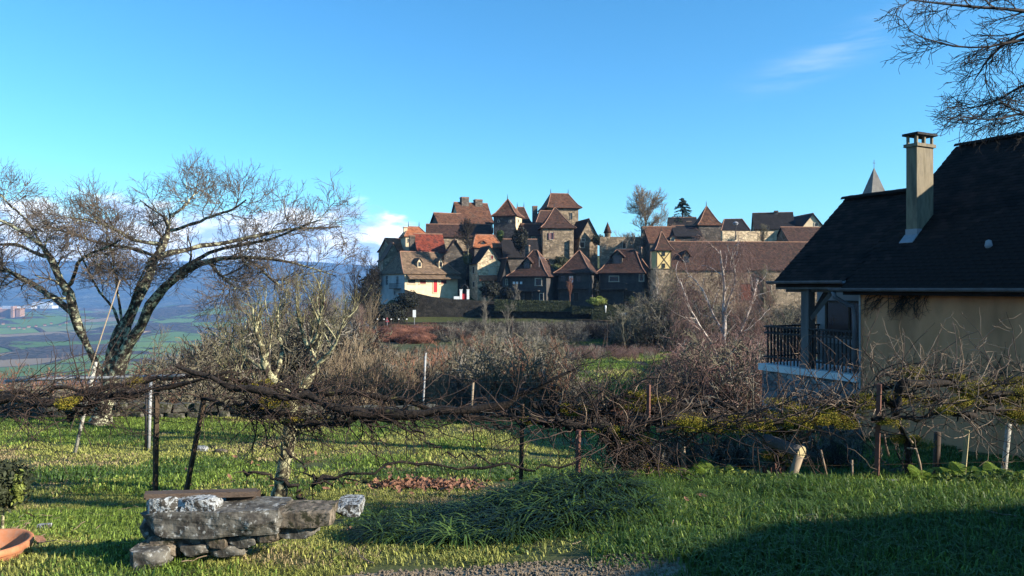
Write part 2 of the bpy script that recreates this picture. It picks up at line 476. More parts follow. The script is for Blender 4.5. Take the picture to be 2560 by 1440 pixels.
# ------------------------------------------------------------------ buildings
def prof_pts(half, h, flare):
    """right half of a roof profile from the eave to the ridge (offset, height)"""
    if flare:
        return [(half, 0), (half * .72, h * .19), (half * .5, h * .42), (0, h)]
    return [(half, 0), (0, h)]
def gable_roof(mb, cx, cy, L, half, z0, h, axis, flare=False, th=.16, oh=.3):
    """two thick slopes; axis 'x' = ridge along x"""
    pr = prof_pts(half, h, flare)
    pts = [(-a, b) for a, b in pr] + [(a, b) for a, b in pr[::-1]][1:]
    n = len(pts)
    vs = []
    for e in (-L / 2 - oh, L / 2 + oh):
        for dz in (0, th):
            for a, b in pts:
                vs.append((cx + e, cy + a, z0 + b + dz) if axis == 'x' else (cx + a, cy + e, z0 + b + dz))
    fs = []
    for k in range(n - 1):
        fs += [(k, k + 1, 2 * n + k + 1, 2 * n + k), (n + k, 3 * n + k, 3 * n + k + 1, n + k + 1),
               (k, n + k, n + k + 1, k + 1), (2 * n + k, 2 * n + k + 1, 3 * n + k + 1, 3 * n + k)]
    fs += [(0, 2 * n, 3 * n, n), (n - 1, 2 * n - 1, 4 * n - 1, 3 * n - 1)]
    mb.poly(vs, fs)
def hip_roof(mb, cx, cy, A, B, z0, h, ridge, flare=False, axis='x', th=.14):
    """A,B half extents with overhang; ridge = half ridge length"""
    rings = []
    lv = [(1, 0), (.72, .19), (.5, .42), (0, 1)] if flare else [(1, 0), (0, 1)]
    for s, hh in lv:
        if axis == 'x':
            rings.append((ridge + (A - ridge) * s, B * s, z0 + th + h * hh))
        else:
            rings.append((A * s, ridge + (B - ridge) * s, z0 + th + h * hh))
    vs = [(cx + sx * A, cy + sy * B, z0) for sx, sy in ((-1, -1), (1, -1), (1, 1), (-1, 1))]
    for a, b, z in rings:
        vs += [(cx + sx * a, cy + sy * b, z) for sx, sy in ((-1, -1), (1, -1), (1, 1), (-1, 1))]
    fs = [(3, 2, 1, 0)]
    for k in range(len(rings)):
        for i in range(4):
            j = (i + 1) % 4
            fs.append((4 * k + i, 4 * k + j, 4 * k + 4 + j, 4 * k + 4 + i))
    mb.poly(vs, fs)

class Bld:
    """a building standing at its own distance D; its walls are set out from the facade"""
    def __init__(s, name, label, x0, x1, yb, ye, D, depth, rot=0, wall='stone', cat='house', group=None):
        s.D = D; s.rot = rad(rot)
        p0 = W(x0, yb, D)
        # facade from px x0 to px x1 turned by rot about the left corner
        r0, r1 = (x0 - 1280) / F, (x1 - 1280) / F
        c, sn = math.cos(s.rot), math.sin(s.rot)
        w = (r1 * D - p0.x) / (c - r1 * sn)
        s.w, s.l = w, depth
        s.zb, s.zw = p0.z, CZ - (ye - 720) / F * D
        s.h = s.zw - s.zb
        s.root = empty(name, (p0.x, D, p0.z), s.rot)
        tag(s.root, label, cat, group)
        s.wallm = M[wall]
        s.p0 = p0
        s.base = -6.0
        s.gz = None
    def zpx(s, py, Y=None):
        return CZ - (py - 720) / F * (Y or s.D) - s.p0.z
    def ray(s, px, face='front'):
        """local coordinate along the face hit by the sight line of px, and its distance"""
        r = (px - 1280) / F; c, sn = math.cos(s.rot), math.sin(s.rot)
        if face == 'front':
            ox, oy, dx, dy = 0, 0, c, sn
        elif face == 'left':
            ox, oy, dx, dy = 0, 0, -sn, c
        else:
            ox, oy, dx, dy = s.w * c, s.w * sn, -sn, c
        X0, Y0 = s.p0.x + ox, s.D + oy
        u = (r * Y0 - X0) / (dx - r * dy)
        return u, Y0 + u * dy
    def walls(s, gable=None, peak=0, flare=False, m=None):
        mb = MB()
        w, l, h = s.w, s.l, s.h
        mb.box(0, w, 0, l, s.base, h)
        if gable:
            pr = prof_pts((w if gable == 'front' else l) / 2, peak, flare)
            pts = [(-a, b) for a, b in pr] + [(a, b) for a, b in pr[::-1]][1:]
            n = len(pts); vs = []
            for e in (0.0, 1.0):
                for a, b in pts:
                    vs.append((w / 2 + a, e * l, h - .002 + b) if gable == 'front' else (e * w, l / 2 + a, h - .002 + b))
            fs = [tuple(range(n)), tuple(range(n, 2 * n))[::-1]]
            mb.poly(vs, fs)
        s.wall = mb.build('wall', m or s.wallm, s.root)
        return s
    def roof(s, kind, yr, m='roof_brown', oh=.35, flare=False, ridge=.4, name='roof', ridge_tiles=True, finial=False):
        w, l, h = s.w, s.l, s.h
        # height of the ridge from its pixel row at the ridge's own distance
        c, sn = math.cos(s.rot), math.sin(s.rot)
        Yr = s.D + sn * w / 2 + c * l / 2
        pk = CZ - (yr - 720) / F * Yr - s.p0.z - h
        s.pk = pk
        mb = MB()
        rt = MB()
        if kind == 'side':       # ridge parallel to the facade, gables at the sides
            s.walls('side', pk, flare)
            k = oh / (l / 2) * pk * (.5 if flare else 1)
            gable_roof(mb, w / 2, l / 2, w, l / 2 + oh, h - k, pk + k, 'x', flare, oh=oh)
            rt.tube([(-oh, l / 2, h + pk + .17), (w + oh, l / 2, h + pk + .17)], .11, 6)
        elif kind == 'front':    # gable towards the viewer
            s.walls('front', pk, flare)
            k = oh / (w / 2) * pk * (.5 if flare else 1)
            gable_roof(mb, w / 2, l / 2, l, w / 2 + oh, h - k, pk + k, 'y', flare, oh=oh)
            rt.tube([(w / 2, -oh, h + pk + .17), (w / 2, l + oh, h + pk + .17)], .11, 6)
        else:
            s.walls()
            if kind == 'hip':
                R = ridge * w / 2
                hip_roof(mb, w / 2, l / 2, w / 2 + oh, l / 2 + oh, h - .05, pk, R, flare, 'x')
                ends = [(w / 2 - R, l / 2), (w / 2 + R, l / 2)]
            else:
                R = ridge * l / 2
                hip_roof(mb, w / 2, l / 2, w / 2 + oh, l / 2 + oh, h - .05, pk, R, flare, 'y')
                ends = [(w / 2, l / 2 - R), (w / 2, l / 2 + R)]
            zt = h + pk + .1
            rt.tube([(ends[0][0], ends[0][1], zt), (ends[1][0] + .01, ends[1][1] + .01, zt)], .10, 6)
            lv = [(1, 0), (.72, .19), (.5, .42), (0, 1)] if flare else [(1, 0), (0, 1)]
            for sx in (-1, 1):
                for sy in (-1, 1):
                    pl = []
                    for t, hh in lv:
                        if kind == 'hip':
                            pl.append((w / 2 + sx * (R + (w / 2 + oh - R) * t), l / 2 + sy * (l / 2 + oh) * t, h + .1 + pk * hh))
                        else:
                            pl.append((w / 2 + sx * (w / 2 + oh) * t, l / 2 + sy * (R + (l / 2 + oh - R) * t), h + .1 + pk * hh))
                    rt.tube(pl, .09, 5)
            if finial:
                s.finials = []
                for e in (ends if R > .3 else ends[:1]):
                    s.finials.append(MB().tube([(e[0], e[1], zt), (e[0], e[1], zt + .5), (e[0], e[1], zt + 1.1)], [.09, .07, .015], 6))
        s.roofo = mb.build(name, M[m], s.root)
        if ridge_tiles:
            rt.build('ridge_tiles', M['ridge'], s.roofo)
        if finial and kind in ('hip', 'hipy'):
            for fb in s.finials:
                fb.build('finial', M['iron'], s.roofo)
        return s
    def opening(s, px, py, wp, hp, face='front', kind='window', m='window_dark', frame='frame_stone', shutters=None, label=None):
        """a framed opening centred on the pixel px,py (size in pixels)"""
        u0, Ya = s.ray(px - wp / 2, face); u1, Yb = s.ray(px + wp / 2, face)
        u, Yc = s.ray(px, face)
        hw = abs(u1 - u0) / 2
        zc = CZ - (py - 720) / F * Yc - s.p0.z
        hh = hp / F * Yc / 2
        def bx(mb, ua, ub, out0, out1, za, zb):
            if face == 'front':
                mb.box(ua, ub, -out1, -out0, za, zb)
            elif face == 'left':
                mb.box(-out1, -out0, ua, ub, za, zb)
            else:
                mb.box(s.w + out0, s.w + out1, ua, ub, za, zb)
        fw = min(.14, hw * .35)
        fb = MB()
        bx(fb, u - hw - fw, u - hw, -.02, .09, zc - hh, zc + hh)
        bx(fb, u + hw, u + hw + fw, -.02, .09, zc - hh, zc + hh)
        bx(fb, u - hw - fw, u + hw + fw, -.02, .10, zc + hh, zc + hh + fw)
        bx(fb, u - hw - fw - .05, u + hw + fw + .05, -.02, .14, zc - hh - fw, zc - hh)
        fo = fb.build(kind, M[frame], s.root)
        if label:
            fo['label'] = label
        pb = MB(); bx(pb, u - hw, u + hw, -.01, .03, zc - hh, zc + hh)
        pb.build('pane' if kind == 'window' else 'leaf', M[m], fo)
        if kind == 'window' and hw > .3:
            gb = MB(); bx(gb, u - .03, u + .03, .03, .055, zc - hh, zc + hh); bx(gb, u - hw, u + hw, .03, .05, zc - .03, zc + .03)
            gb.build('glazing_bar', M['wood_dark'], fo)
        if shutters:
            for sg in (-1, 1):
                sb = MB(); ua = u + sg * (hw + fw); ub = ua + sg * hw * .95
                bx(sb, min(ua, ub), max(ua, ub), .10, .15, zc - hh, zc + hh)
                sb.build('shutter', M[shutters], fo)
        return fo
    def chimney(s, px, ytop, wp, m='stone_dark', dl=.5, lw=None, name='chimney', cap=True, y0=None):
        """stack rising through the roof, dl = fraction of the depth"""
        c, sn = math.cos(s.rot), math.sin(s.rot)
        r = (px - 1280) / F
        X0, Y0 = s.p0.x - sn * s.l * dl, s.D + c * s.l * dl
        u = (r * Y0 - X0) / (c - r * sn); Y = Y0 + u * sn
        hw = wp / F * Y / 2
        zt = CZ - (ytop - 720) / F * Y - s.p0.z
        dd = (lw or .8) / 2
        mb = MB().box(u - hw, u + hw, s.l * dl - dd, s.l * dl + dd, s.h - .3, zt)
        ch = mb.build(name, M[m], s.roofo)
        if cap:
            MB().box(u - hw - .06, u + hw + .06, s.l * dl - dd - .06, s.l * dl + dd + .06, zt - .25, zt - .1).build('cap', M['ridge'], ch)
        return ch
    def dormer(s, px, ytop, ybot, wp, m='roof_mauve', wm_='plaster_grey', out=1.0, label=None, win='window_dark'):
        """gabled dormer standing on the front slope"""
        hw0 = s.l / 2 + .35
        # distance of the dormer front behind the facade, from the slope and the sill row
        zb = CZ - (ybot - 720) / F * s.D - s.p0.z
        yl = max(0.0, min(s.l * .45, (zb - s.h) / max(s.pk, .1) * s.l / 2))
        c, sn = math.cos(s.rot), math.sin(s.rot)
        r = (px - 1280) / F
        X0, Y0 = s.p0.x - sn * yl, s.D + c * yl
        u = (r * Y0 - X0) / (c - r * sn); Y = Y0 + u * sn
        hw = wp / F * Y / 2
        zb = CZ - (ybot - 720) / F * Y - s.p0.z; zt = CZ - (ytop - 720) / F * Y - s.p0.z
        ze = zb + (zt - zb) * .52
        back = s.l * .5
        db = MB()
        db.box(u - hw * .72, u + hw * .72, yl, back, zb - .4, ze)
        db.poly([(u - hw * .72, yl, ze - .002), (u + hw * .72, yl, ze - .002), (u, yl, zt - .12)], [(0, 1, 2)])
        d = db.build('dormer', M[wm_], s.root)
        if label:
            d['label'] = label
        rb = MB(); gable_roof(rb, u, (yl + back) / 2, back - yl, hw * 1.12, ze - .12, zt - ze, 'y', False, .1, .22)
        rb.build('dormer_roof', M[m], d)
        MB().box(u - hw * .48, u + hw * .48, yl - .05, yl + .02, zb + .05, ze - .02).build('window', M[win], d)
        return d
    def lean(s, y0, y1, x0, x1, out, m='roof_tan', name='lower_roof'):
        """pent roof against the facade, rows y0 (top) to y1 (eave)"""
        ua, _ = s.ray(x0); ub, _ = s.ray(x1)
        za, zb = s.zpx(y0), CZ - (y1 - 720) / F * (s.D - out) - s.p0.z
        mb = MB().poly([(ua, -out, zb), (ub, -out, zb), (ub, -.002, za), (ua, -.002, za), (ua, -out, zb - .15), (ub, -out, zb - .15), (ub, -.002, za - .15), (ua, -.002, za - .15)],
                       [(0, 1, 2, 3), (7, 6, 5, 4), (0, 4, 5, 1), (1, 5, 6, 2), (3, 7, 4, 0), (2, 6, 7, 3)])
        return mb.build(name, M[m], s.root)

def strap_balcony(b, x0, x1, ytop, ybot, out, face='front', m='iron'):
    ua, _ = b.ray(x0, face); ub, _ = b.ray(x1, face)
    ua, ub = min(ua, ub), max(ua, ub)
    zt, zb = b.zpx(ytop), b.zpx(ybot)
    mb = MB()
    def bx(mb, u0, u1, o0, o1, z0, z1):
        if face == 'front':
            mb.box(u0, u1, -o1, -o0, z0, z1)
        else:
            mb.box(-o1, -o0, u0, u1, z0, z1)
    bx(mb, ua, ub, 0, out, zb - .12, zb)
    bal = mb.build('balcony', M['stone_dark'], b.root)
    rb = MB()
    bx(rb, ua, ub, out - .05, out, zt - .05, zt); bx(rb, ua, ua + .05, 0, out, zt - .05, zt); bx(rb, ub - .05, ub, 0, out, zt - .05, zt)
    k = max(4, int((ub - ua) / .22))
    for i in range(k + 1):
        u = ua + (ub - ua - .03) * i / k
        bx(rb, u, u + .03, out - .04, out - .01, zb, zt - .05)
    rb.build('railing', M[m], bal)
    return bal

R1 = 24
# --- front row, left to right
b = Bld('village_house', 'long white-walled house with tan hipped roof and two lit dormers, leftmost in front', 1012, 1144, 757, 684, 134, 10.5, 34, 'plaster_cream')
b.roof('hip', 631, 'roof_tan', oh=.45, flare=True, ridge=.72)
b.chimney(1124, 622, 8, 'plaster_cream', .45)
b.dormer(1049, 644, 667, 15, 'roof_tan', 'plaster_cream'); b.dormer(1102, 644, 667, 15, 'roof_tan', 'plaster_cream')
b.lean(685, 695, 1016, 1146, 1.3)
for px, w in ((1057, 15), (1109, 14)):
    b.opening(px, 705, w, 9, m='shutter_red', frame='plaster_cream')
b.opening(1088, 716, 9, 30, kind='door', m='door_red', frame='plaster_cream', label='red front door')
b.opening(1029, 704, 18, 9, m='plaster_grey', frame='plaster_cream')
MB().box(-.03, -.002, .1, b.l - .1, -6, b.h - .25).build('side_wall', M['plaster_white'], b.root)['label'] = 'white rendered side wall in shade'
b.opening(968, 701, 6, 22, 'left', frame='plaster_white'); b.opening(994, 701, 6, 20, 'left', frame='plaster_white'); b.opening(988, 733, 5, 10, 'left', frame='plaster_white')
strap_balcony(b, 982, 1003, 708, 721, .8, 'left')
b = Bld('village_house', 'cream gabled house with a small attic window and a wide pale doorway above a ledge', 1194, 1254, 738, 658, 136, 6.0, 18, 'stone_warm')
b.roof('front', 619, 'roof_dark', oh=.3, flare=True)
b.opening(1230, 643, 6, 9, m='shutter_red'); b.opening(1231, 678, 15, 15, kind='door', m='plaster_cream', frame='frame_stone')
b.lean(688, 700, 1196, 1246, 1.0, 'roof_orange', 'ledge')
b.opening(1184, 675, 4, 16, 'left'); b.opening(1185, 711, 4, 12, 'left')
b = Bld('village_house', 'narrow house with a black steep roof squeezed right of the cream gable', 1256, 1276, 745, 690, 134, 5, 16, 'plaster_grey')
b.roof('front', 648, 'roof_dark', oh=.5, flare=True)
b.opening(1266, 705, 4, 14)
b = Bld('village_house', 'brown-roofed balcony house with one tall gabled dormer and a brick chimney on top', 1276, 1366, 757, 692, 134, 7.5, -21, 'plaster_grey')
b.roof('hip', 627, 'roof_mauve', oh=.6, flare=True, ridge=.12)
b.chimney(1319, 612, 9, 'stone_dark', .5)
b.dormer(1318, 642, 673, 26, 'roof_mauve', 'stone_dark')
for px in (1285, 1293, 1303):
    b.opening(px, 707, 6, 6, m='white_paint', frame='plaster_grey')
b.opening(1346, 705, 14, 16); b.opening(1320, 740, 18, 20, kind='door', m='wood_dark', frame='stone_dark')
strap_balcony(b, 1278, 1350, 714, 726, 1.3)
b.opening(1354, 742, 8, 16)
b = Bld('village_house', 'small cream gable peeping out right of the dormered brown roof', 1352, 1386, 715, 688, 137, 6, 14, 'plaster_cream')
b.roof('front', 652, 'roof_mauve', oh=.3)
b.opening(1367, 676, 5, 6)
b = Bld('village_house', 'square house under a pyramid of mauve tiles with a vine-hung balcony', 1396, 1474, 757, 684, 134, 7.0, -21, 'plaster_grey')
b.roof('hip', 627, 'roof_mauve', oh=.75, flare=True, ridge=.03, finial=True)
for px in (1408, 1447):
    b.opening(px, 697, 12, 14, m='window_dark', frame='plaster_grey')
b.opening(1428, 698, 10, 16, m='white_paint', frame='plaster_grey')
b.opening(1412, 742, 22, 18, kind='door', m='plaster_grey', frame='stone_dark'); b.opening(1440, 742, 12, 20, kind='door', m='wood_dark', frame='stone_dark')
strap_balcony(b, 1398, 1470, 707, 720, 1.2)
PERG_HOUSE = b
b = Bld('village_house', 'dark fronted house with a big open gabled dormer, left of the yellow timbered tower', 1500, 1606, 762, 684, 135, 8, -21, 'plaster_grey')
b.roof('hip', 625, 'roof_mauve', oh=.7, flare=True, ridge=.45)
b.dormer(1543, 624, 660, 34, 'roof_mauve', 'stone_dark')
b.opening(1535, 697, 22, 12); b.opening(1604, 694, 10, 16); b.opening(1570, 740, 22, 24, kind='door', m='wood_dark', frame='stone_dark')
strap_balcony(b, 1502, 1568, 708, 722, 1.3)
b.chimney(1600, 617, 8, 'stone_dark', .5)
# half-timbered pigeon tower
b = Bld('pigeon_tower', 'narrow yellow half-timbered tower with crossed beams and a pointed tiled cap', 1641, 1679, 745, 626, 126, 2.8, 6, 'plaster_yellow', cat='tower')
b.roof('hip', 580, 'roof_mauve', oh=.35, flare=True, ridge=.03, finial=True)
zt, zm = b.zpx(626), b.zpx(672)
MB().box(-.12, b.w + .12, -.12, b.l + .12, b.base, zm - .1).build('stone_base', M['stone'], b.root)
MB().box(-.2, b.w + .2, -.2, b.l + .2, zm - .1, zm + .05).build('sill_beam', M['wood_dark'], b.root)
for (ua, za, ub, zb_) in ((.1, zm, b.w - .1, zt), (b.w - .1, zm, .1, zt)):
    d = Vector((ub - ua, 0, zb_ - za)); L = d.length; ang = math.atan2(d.z, d.x)
    MM = Matrix.Translation((ua, 0, za)) @ Matrix.Rotation(-ang, 4, 'Y')
    yo = .03 if ub > ua else .035
    MB().box(0, L, -yo, -.001, -.07, .07, MM).build('beam', M['wood_dark'], b.root)
for ua in (0, b.w - .14):
    MB().box(ua, ua + .14, -.045, -.001, zm + .05, zt).build('beam', M['wood_dark'], b.root)
b.opening(1659, 634, 5, 9, frame='wood_dark'); b.opening(1659, 664, 5, 9, frame='wood_dark')

# --- right of the tower: long barn roof and wall
b = Bld('long_barn', 'very long stone barn with brown tiled roof and one dormer, right of the timbered tower', 1682, 2060, 800, 671, 130, 9, 3, 'stone', cat='barn')
b.roof('side', 607, 'roof_mauve', oh=.35)
b.dormer(1716, 625, 658, 22, 'roof_mauve', 'stone_dark')
b.opening(1866, 730, 26, 40, kind='door', m='shutter_rust', frame='stone_dark', label='rust red barn door'); b.opening(1923, 722, 9, 15)
b.opening(1700, 705, 10, 14, m='shutter_rust')
MB().box(b.ray(1905)[0], b.ray(1912)[0], -.9, -.002, b.base, b.h - .2).build('buttress', M['stone_ivy'], b.root)
# --- middle rows
b = Bld('stone_tower_house', 'big square stone tower house with flared brown pyramid roof and purple shutters', 1357, 1434, 668, 570, 148, 8.2, 6, 'stone', cat='tower house')
b.roof('hip', 521, 'roof_mauve', oh=.5, flare=True, ridge=.05, finial=True)
b.opening(1378, 590, 6, 17, m='shutter_purple', shutters='shutter_purple')
MB().box(b.w - .9, b.w - .15, -.5, -.002, b.base, b.zpx(600)).build('buttress', M['stone'], b.root)
b = Bld('stone_keep', 'tallest stone keep of the village with hipped tiled cap and two spikes', 1374, 1446, 650, 519, 160, 8.5, 10, 'stone', cat='tower')
b.roof('hip', 485, 'roof_brown', oh=.7, flare=True, ridge=.62, finial=True)
b.opening(1428, 540, 5, 16, frame='stone')
b.opening(1388, 537, 4, 8, frame='stone')
b = Bld('village_house', 'steep brown roof tucked against the left of the tallest keep', 1338, 1408, 600, 566, 154, 7, 10, 'stone_dark')
b.roof('hip', 528, 'roof_mauve', oh=.4, flare=True, ridge=.4)
b = Bld('village_house', 'stone gable with dark slate roof just right of the tallest keep', 1450, 1494, 640, 590, 152, 8, 14, 'stone')
b.roof('front', 553, 'roof_dark', oh=.3)
b.opening(1455, 612, 10, 12, kind='door', m='wood_dark'); b.opening(1458, 600, 8, 4)
b = Bld('corner_tower', 'square tower with one side coloured bright as sunlit and a pointed roof with weather vane', 1234, 1289, 600, 541, 152, 4.5, -17, 'stone_dark', cat='tower')
b.roof('hip', 499, 'roof_brown', oh=.45, flare=True, ridge=.03, finial=True)
MB().box(b.w + .002, b.w + .03, .0, b.l, -2, b.h - .1).build('side_wall', M['plaster_cream'], b.root)['label'] = 'sunlit side wall, the light put into its cream colour'  # cream sheet puts sunlight into the colour of the right face
b.opening(1247, 553, 4, 4); b.opening(1275, 553, 4, 4); b.opening(1295, 552, 2.5, 7, 'right')
b = Bld('manor_house', 'highest brown-roofed manor at left with two fat chimneys', 1154, 1232, 600, 556, 162, 9, 22, 'plaster_cream', cat='house')
b.roof('side', 509, 'roof_brown', oh=.4, flare=True)
b.chimney(1161, 493, 19, 'stone_dark', .5, 1.5); b.chimney(1195, 499, 19, 'stone_dark', .5, 1.5)
b.opening(1226, 576, 6, 14, m='shutter_red', shutters='shutter_red')
b = Bld('village_house', 'brown roof with a dark pointed left gable below the manor', 1104, 1165, 600, 566, 158, 8, 26, 'stone_dark')
b.roof('side', 535, 'roof_brown', oh=.4, flare=True)
b = Bld('village_house', 'long low stone house with speckled brown roof behind the bare tree', 1070, 1228, 625, 590, 152, 7, 8, 'stone')
b.roof('side', 563, 'roof_mauve', oh=.35)
b.opening(1140, 604, 6, 8); b.opening(1216, 604, 5, 12, m='shutter_red')
b = Bld('village_house', 'house with a deep red rippled tile roof above the white dormered house', 1046, 1112, 650, 629, 143, 8, 16, 'stone')
b.roof('side', 587, 'roof_red', oh=.3)
b.chimney(1030, 588, 14, 'stone_dark', .35, 1.2)
b = Bld('village_house', 'orange-roofed house with a cream turret at the upper left of the village', 1014, 1068, 620, 591, 150, 6, 18, 'plaster_cream')
b.roof('hip', 568, 'roof_orange', oh=.35, ridge=.5, finial=True)
b.opening(1022, 601, 4, 8)
b.chimney(1013, 567, 9, 'plaster_cream', .3, .8)
b = Bld('village_house', 'stone house with orange roof edge, leftmost gable of the village', 984, 1026, 655, 626, 151, 9, 30, 'stone')
b.roof('side', 598, 'roof_orange', oh=.3, flare=True)
b = Bld('village_house', 'rough stone gable wall sloping down at the far left edge of the village', 958, 1008, 680, 650, 147, 8, 18, 'stone')
b.roof('front', 612, 'roof_brown', oh=.2, flare=True)
b = Bld('village_house', 'small brown stone gable above the right end of the white dormered house', 1110, 1165, 668, 640, 142, 7, 10, 'stone_dark')
b.roof('front', 603, 'roof_mauve', oh=.3)
b = Bld('village_house', 'low orange-roofed house with eyebrow dormer right of the bare village tree', 1186, 1252, 640, 619, 146, 6, 14, 'stone_dark')
b.roof('hip', 588, 'roof_orange', oh=.4, ridge=.7)
b.dormer(1208, 600, 614, 16, 'roof_orange', 'stone_dark')
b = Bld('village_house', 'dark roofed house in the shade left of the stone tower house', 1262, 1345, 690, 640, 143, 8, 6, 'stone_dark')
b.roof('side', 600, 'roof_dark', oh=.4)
b = Bld('village_house', 'house with sagging brown roof between bright-sided tower and stone tower house', 1302, 1352, 620, 588, 150, 7, 8, 'stone_dark')
b.roof('side', 562, 'roof_mauve', oh=.4, flare=True)
b.opening(1333, 596, 8, 6)
b = Bld('village_house', 'steep brown roof just behind the bright-sided tower', 1292, 1326, 590, 560, 158, 7, 10, 'stone_dark')
b.roof('hip', 519, 'roof_mauve', oh=.4, flare=True, ridge=.5, finial=True)
b.chimney(1337, 515, 11, 'stone_dark', .5, 1.0)
b = Bld('round_turret', 'thin round turret with a conical cap standing against the sky', 1513, 1527, 625, 582, 150, 1.3, 0, 'stone', cat='turret')
# round turret is a lathe of its own
zc = b.h
MB().lathe([(.62, b.base), (.62, zc - .3), (.72, zc), (.0, zc)], 16, (b.w / 2, .6, 0)).build('wall', M['stone'], b.root, True)
MB().lathe([(0, zc), (.86, zc), (.55, zc + .9), (.0, zc + 2.3)], 16, (b.w / 2, .6, 0)).build('roof', M['roof_mauve'], b.root, True)
b = Bld('garden_wall', 'long stone terrace wall below the round turret', 1500, 1632, 650, 592, 144, .7, 2, 'stone', cat='wall')
b.walls()
b.opening(1560, 612, 6, 18, kind='door', m='wood_dark')
b = Bld('village_house', 'plain rust red roof end beside a dark chimney, behind the timbered tower', 1625, 1700, 640, 606, 140, 8, 4, 'stone_dark')
b.roof('side', 569, 'roof_brown', oh=.3)
b.chimney(1610, 566, 12, 'stone_dark', .5, 1.2)
b.dormer(1682, 588, 604, 16, 'roof_mauve', 'plaster_cream')
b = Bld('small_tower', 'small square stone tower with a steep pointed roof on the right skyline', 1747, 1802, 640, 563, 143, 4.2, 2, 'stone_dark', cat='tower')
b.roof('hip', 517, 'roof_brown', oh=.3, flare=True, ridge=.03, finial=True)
b = Bld('village_house', 'low black roof with a small orange side under the cedar tree', 1676, 1742, 605, 566, 152, 7, -8, 'stone_warm')
b.roof('side', 546, 'roof_dark', oh=.3)
b.chimney(1722, 553, 12, 'stone_warm', .3, .9)
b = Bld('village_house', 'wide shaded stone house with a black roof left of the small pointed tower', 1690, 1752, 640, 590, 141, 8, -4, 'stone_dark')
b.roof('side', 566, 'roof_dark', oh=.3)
b = Bld('village_house', 'black hipped roof right of the small pointed tower', 1806, 1872, 610, 578, 150, 8, -10, 'stone_warm')
b.roof('hip', 549, 'roof_dark', oh=.3, ridge=.7)
b = Bld('courtyard_wall', 'plain beige lit wall with a lamp post before it, on the right skyline', 1806, 1942, 640, 577, 140, .6, 8, 'stone_warm', cat='wall')
b.walls()
b = Bld('village_house', 'broad black roof with one small chimney on the right skyline', 1888, 1985, 620, 572, 150, 8, -14, 'stone_warm')
b.roof('side', 534, 'roof_dark', oh=.3)
b.chimney(1940, 527, 9, 'stone_dark', .5, .8)
b = Bld('village_house', 'cream gable end with aerial, last on the right before the near house roof', 2000, 2062, 620, 573, 148, 9, 6, 'plaster_cream')
b.roof('front', 541, 'roof_dark', oh=.4)
b.opening(2040, 562, 8, 8)
b = Bld('village_house', 'low brown roof rising above the long barn beside the near house roof', 1975, 2075, 640, 605, 138, 7, 4, 'stone')
b.roof('side', 570, 'roof_mauve', oh=.3)
# church spire with cross
b = Bld('church_spire', 'grey pointed church spire with an iron cross behind the near house', 2178, 2222, 700, 498, 170, 4.0, 12, 'stone', cat='church')
b.roof('hip', 420, 'spire', oh=.05, ridge=.02, ridge_tiles=False)
MB().box(b.w / 2 - .04, b.w / 2 + .04, b.l / 2 - .04, b.l / 2 + .04, b.h + b.pk, b.h + b.pk + 1.9).box(b.w / 2 - .4, b.w / 2 + .4, b.l / 2 - .03, b.l / 2 + .03, b.h + b.pk + 1.1, b.h + b.pk + 1.2).build('cross', M['iron'], b.root)

# weather vane on the bright-sided tower, lamp post
o = MB().tube([W(1839, 600, 138), W(1839, 562, 138)], .09, 6).box(0, .0001, 0, .0001, 0, .0001).build('street_lamp', M['iron'])
tag(o, 'dark lamp post standing before the beige courtyard wall', 'lamp post')
p = W(1839, 560, 138)
MB().lathe([(.0, 0), (.35, .1), (.55, .45), (.3, .7), (0, .8)], 10, tuple(p - Vector((0, 0, .3)))).build('lamp_head', M['metal'], o)
o = MB().tube([W(1303, 668, 132), W(1303, 640, 132)], .04, 5).build('television_aerial', M['metal'])
o.location = (3.2, 0, 0)
tag(o, 'white aerial bracket beside the stone tower house', 'aerial')
MB().tube([W(1303, 645, 132), W(1318, 645, 132)], .04, 5).build('arm', M['metal'], o)

# --- retaining wall, terraces, hedges, gate posts in front of the village
def slab(name, label, pts, D0, D1, m, cat, ybot=None, h=None, parent=None):
    """wall standing along the sight rows: pts = [(px, ytop)], from D0 to D1 (its thickness)"""
    vs = []
    n = len(pts)
    for D, dd in ((D0, 0), (D0, D1 - D0)):
        for px, yt in pts:
            Y = D
            a = W(px, yt, Y); vs.append((a.x, a.y + dd, a.z))
        for px, yt in pts:
            a = W(px, yt, D); vs.append((a.x, a.y + dd, t1(a.x, a.y) - 1.5 if ybot is None else W(px, ybot, D).z))
    fs = []
    m2 = 2 * n
    for k in range(n - 1):
        fs += [(k, k + 1, n + k + 1, n + k), (m2 + k + 1, m2 + k, m2 + n + k, m2 + n + k + 1), (k + 1, k, m2 + k, m2 + k + 1)]
    fs += [(0, n, m2 + n, m2), (n - 1, m2 + n - 1, m2 + 2 * n - 1, 2 * n - 1)]
    o = MB().poly(vs, [f[::-1] for f in fs]).build(name, M[m], parent)
    if label:
        tag(o, label, cat)
    return o
slab('retaining_wall', 'high dark stone retaining wall below the white dormered house', [(1012, 724), (1040, 733), (1080, 742), (1140, 748), (1180, 751), (1240, 753)], 129, 130, 'wall_shaded', 'wall')
slab('retaining_wall', 'dark stone retaining wall under the long clipped hedge', [(1236, 776), (1330, 778), (1426, 780), (1600, 790), (1700, 795)], 128, 129.5, 'wall_shaded', 'wall')
slab('road_wall', 'low dark wall by the road at the left edge below the village', [(940, 806), (1060, 806), (1140, 806)], 121, 121.6, 'wall_shaded', 'wall')
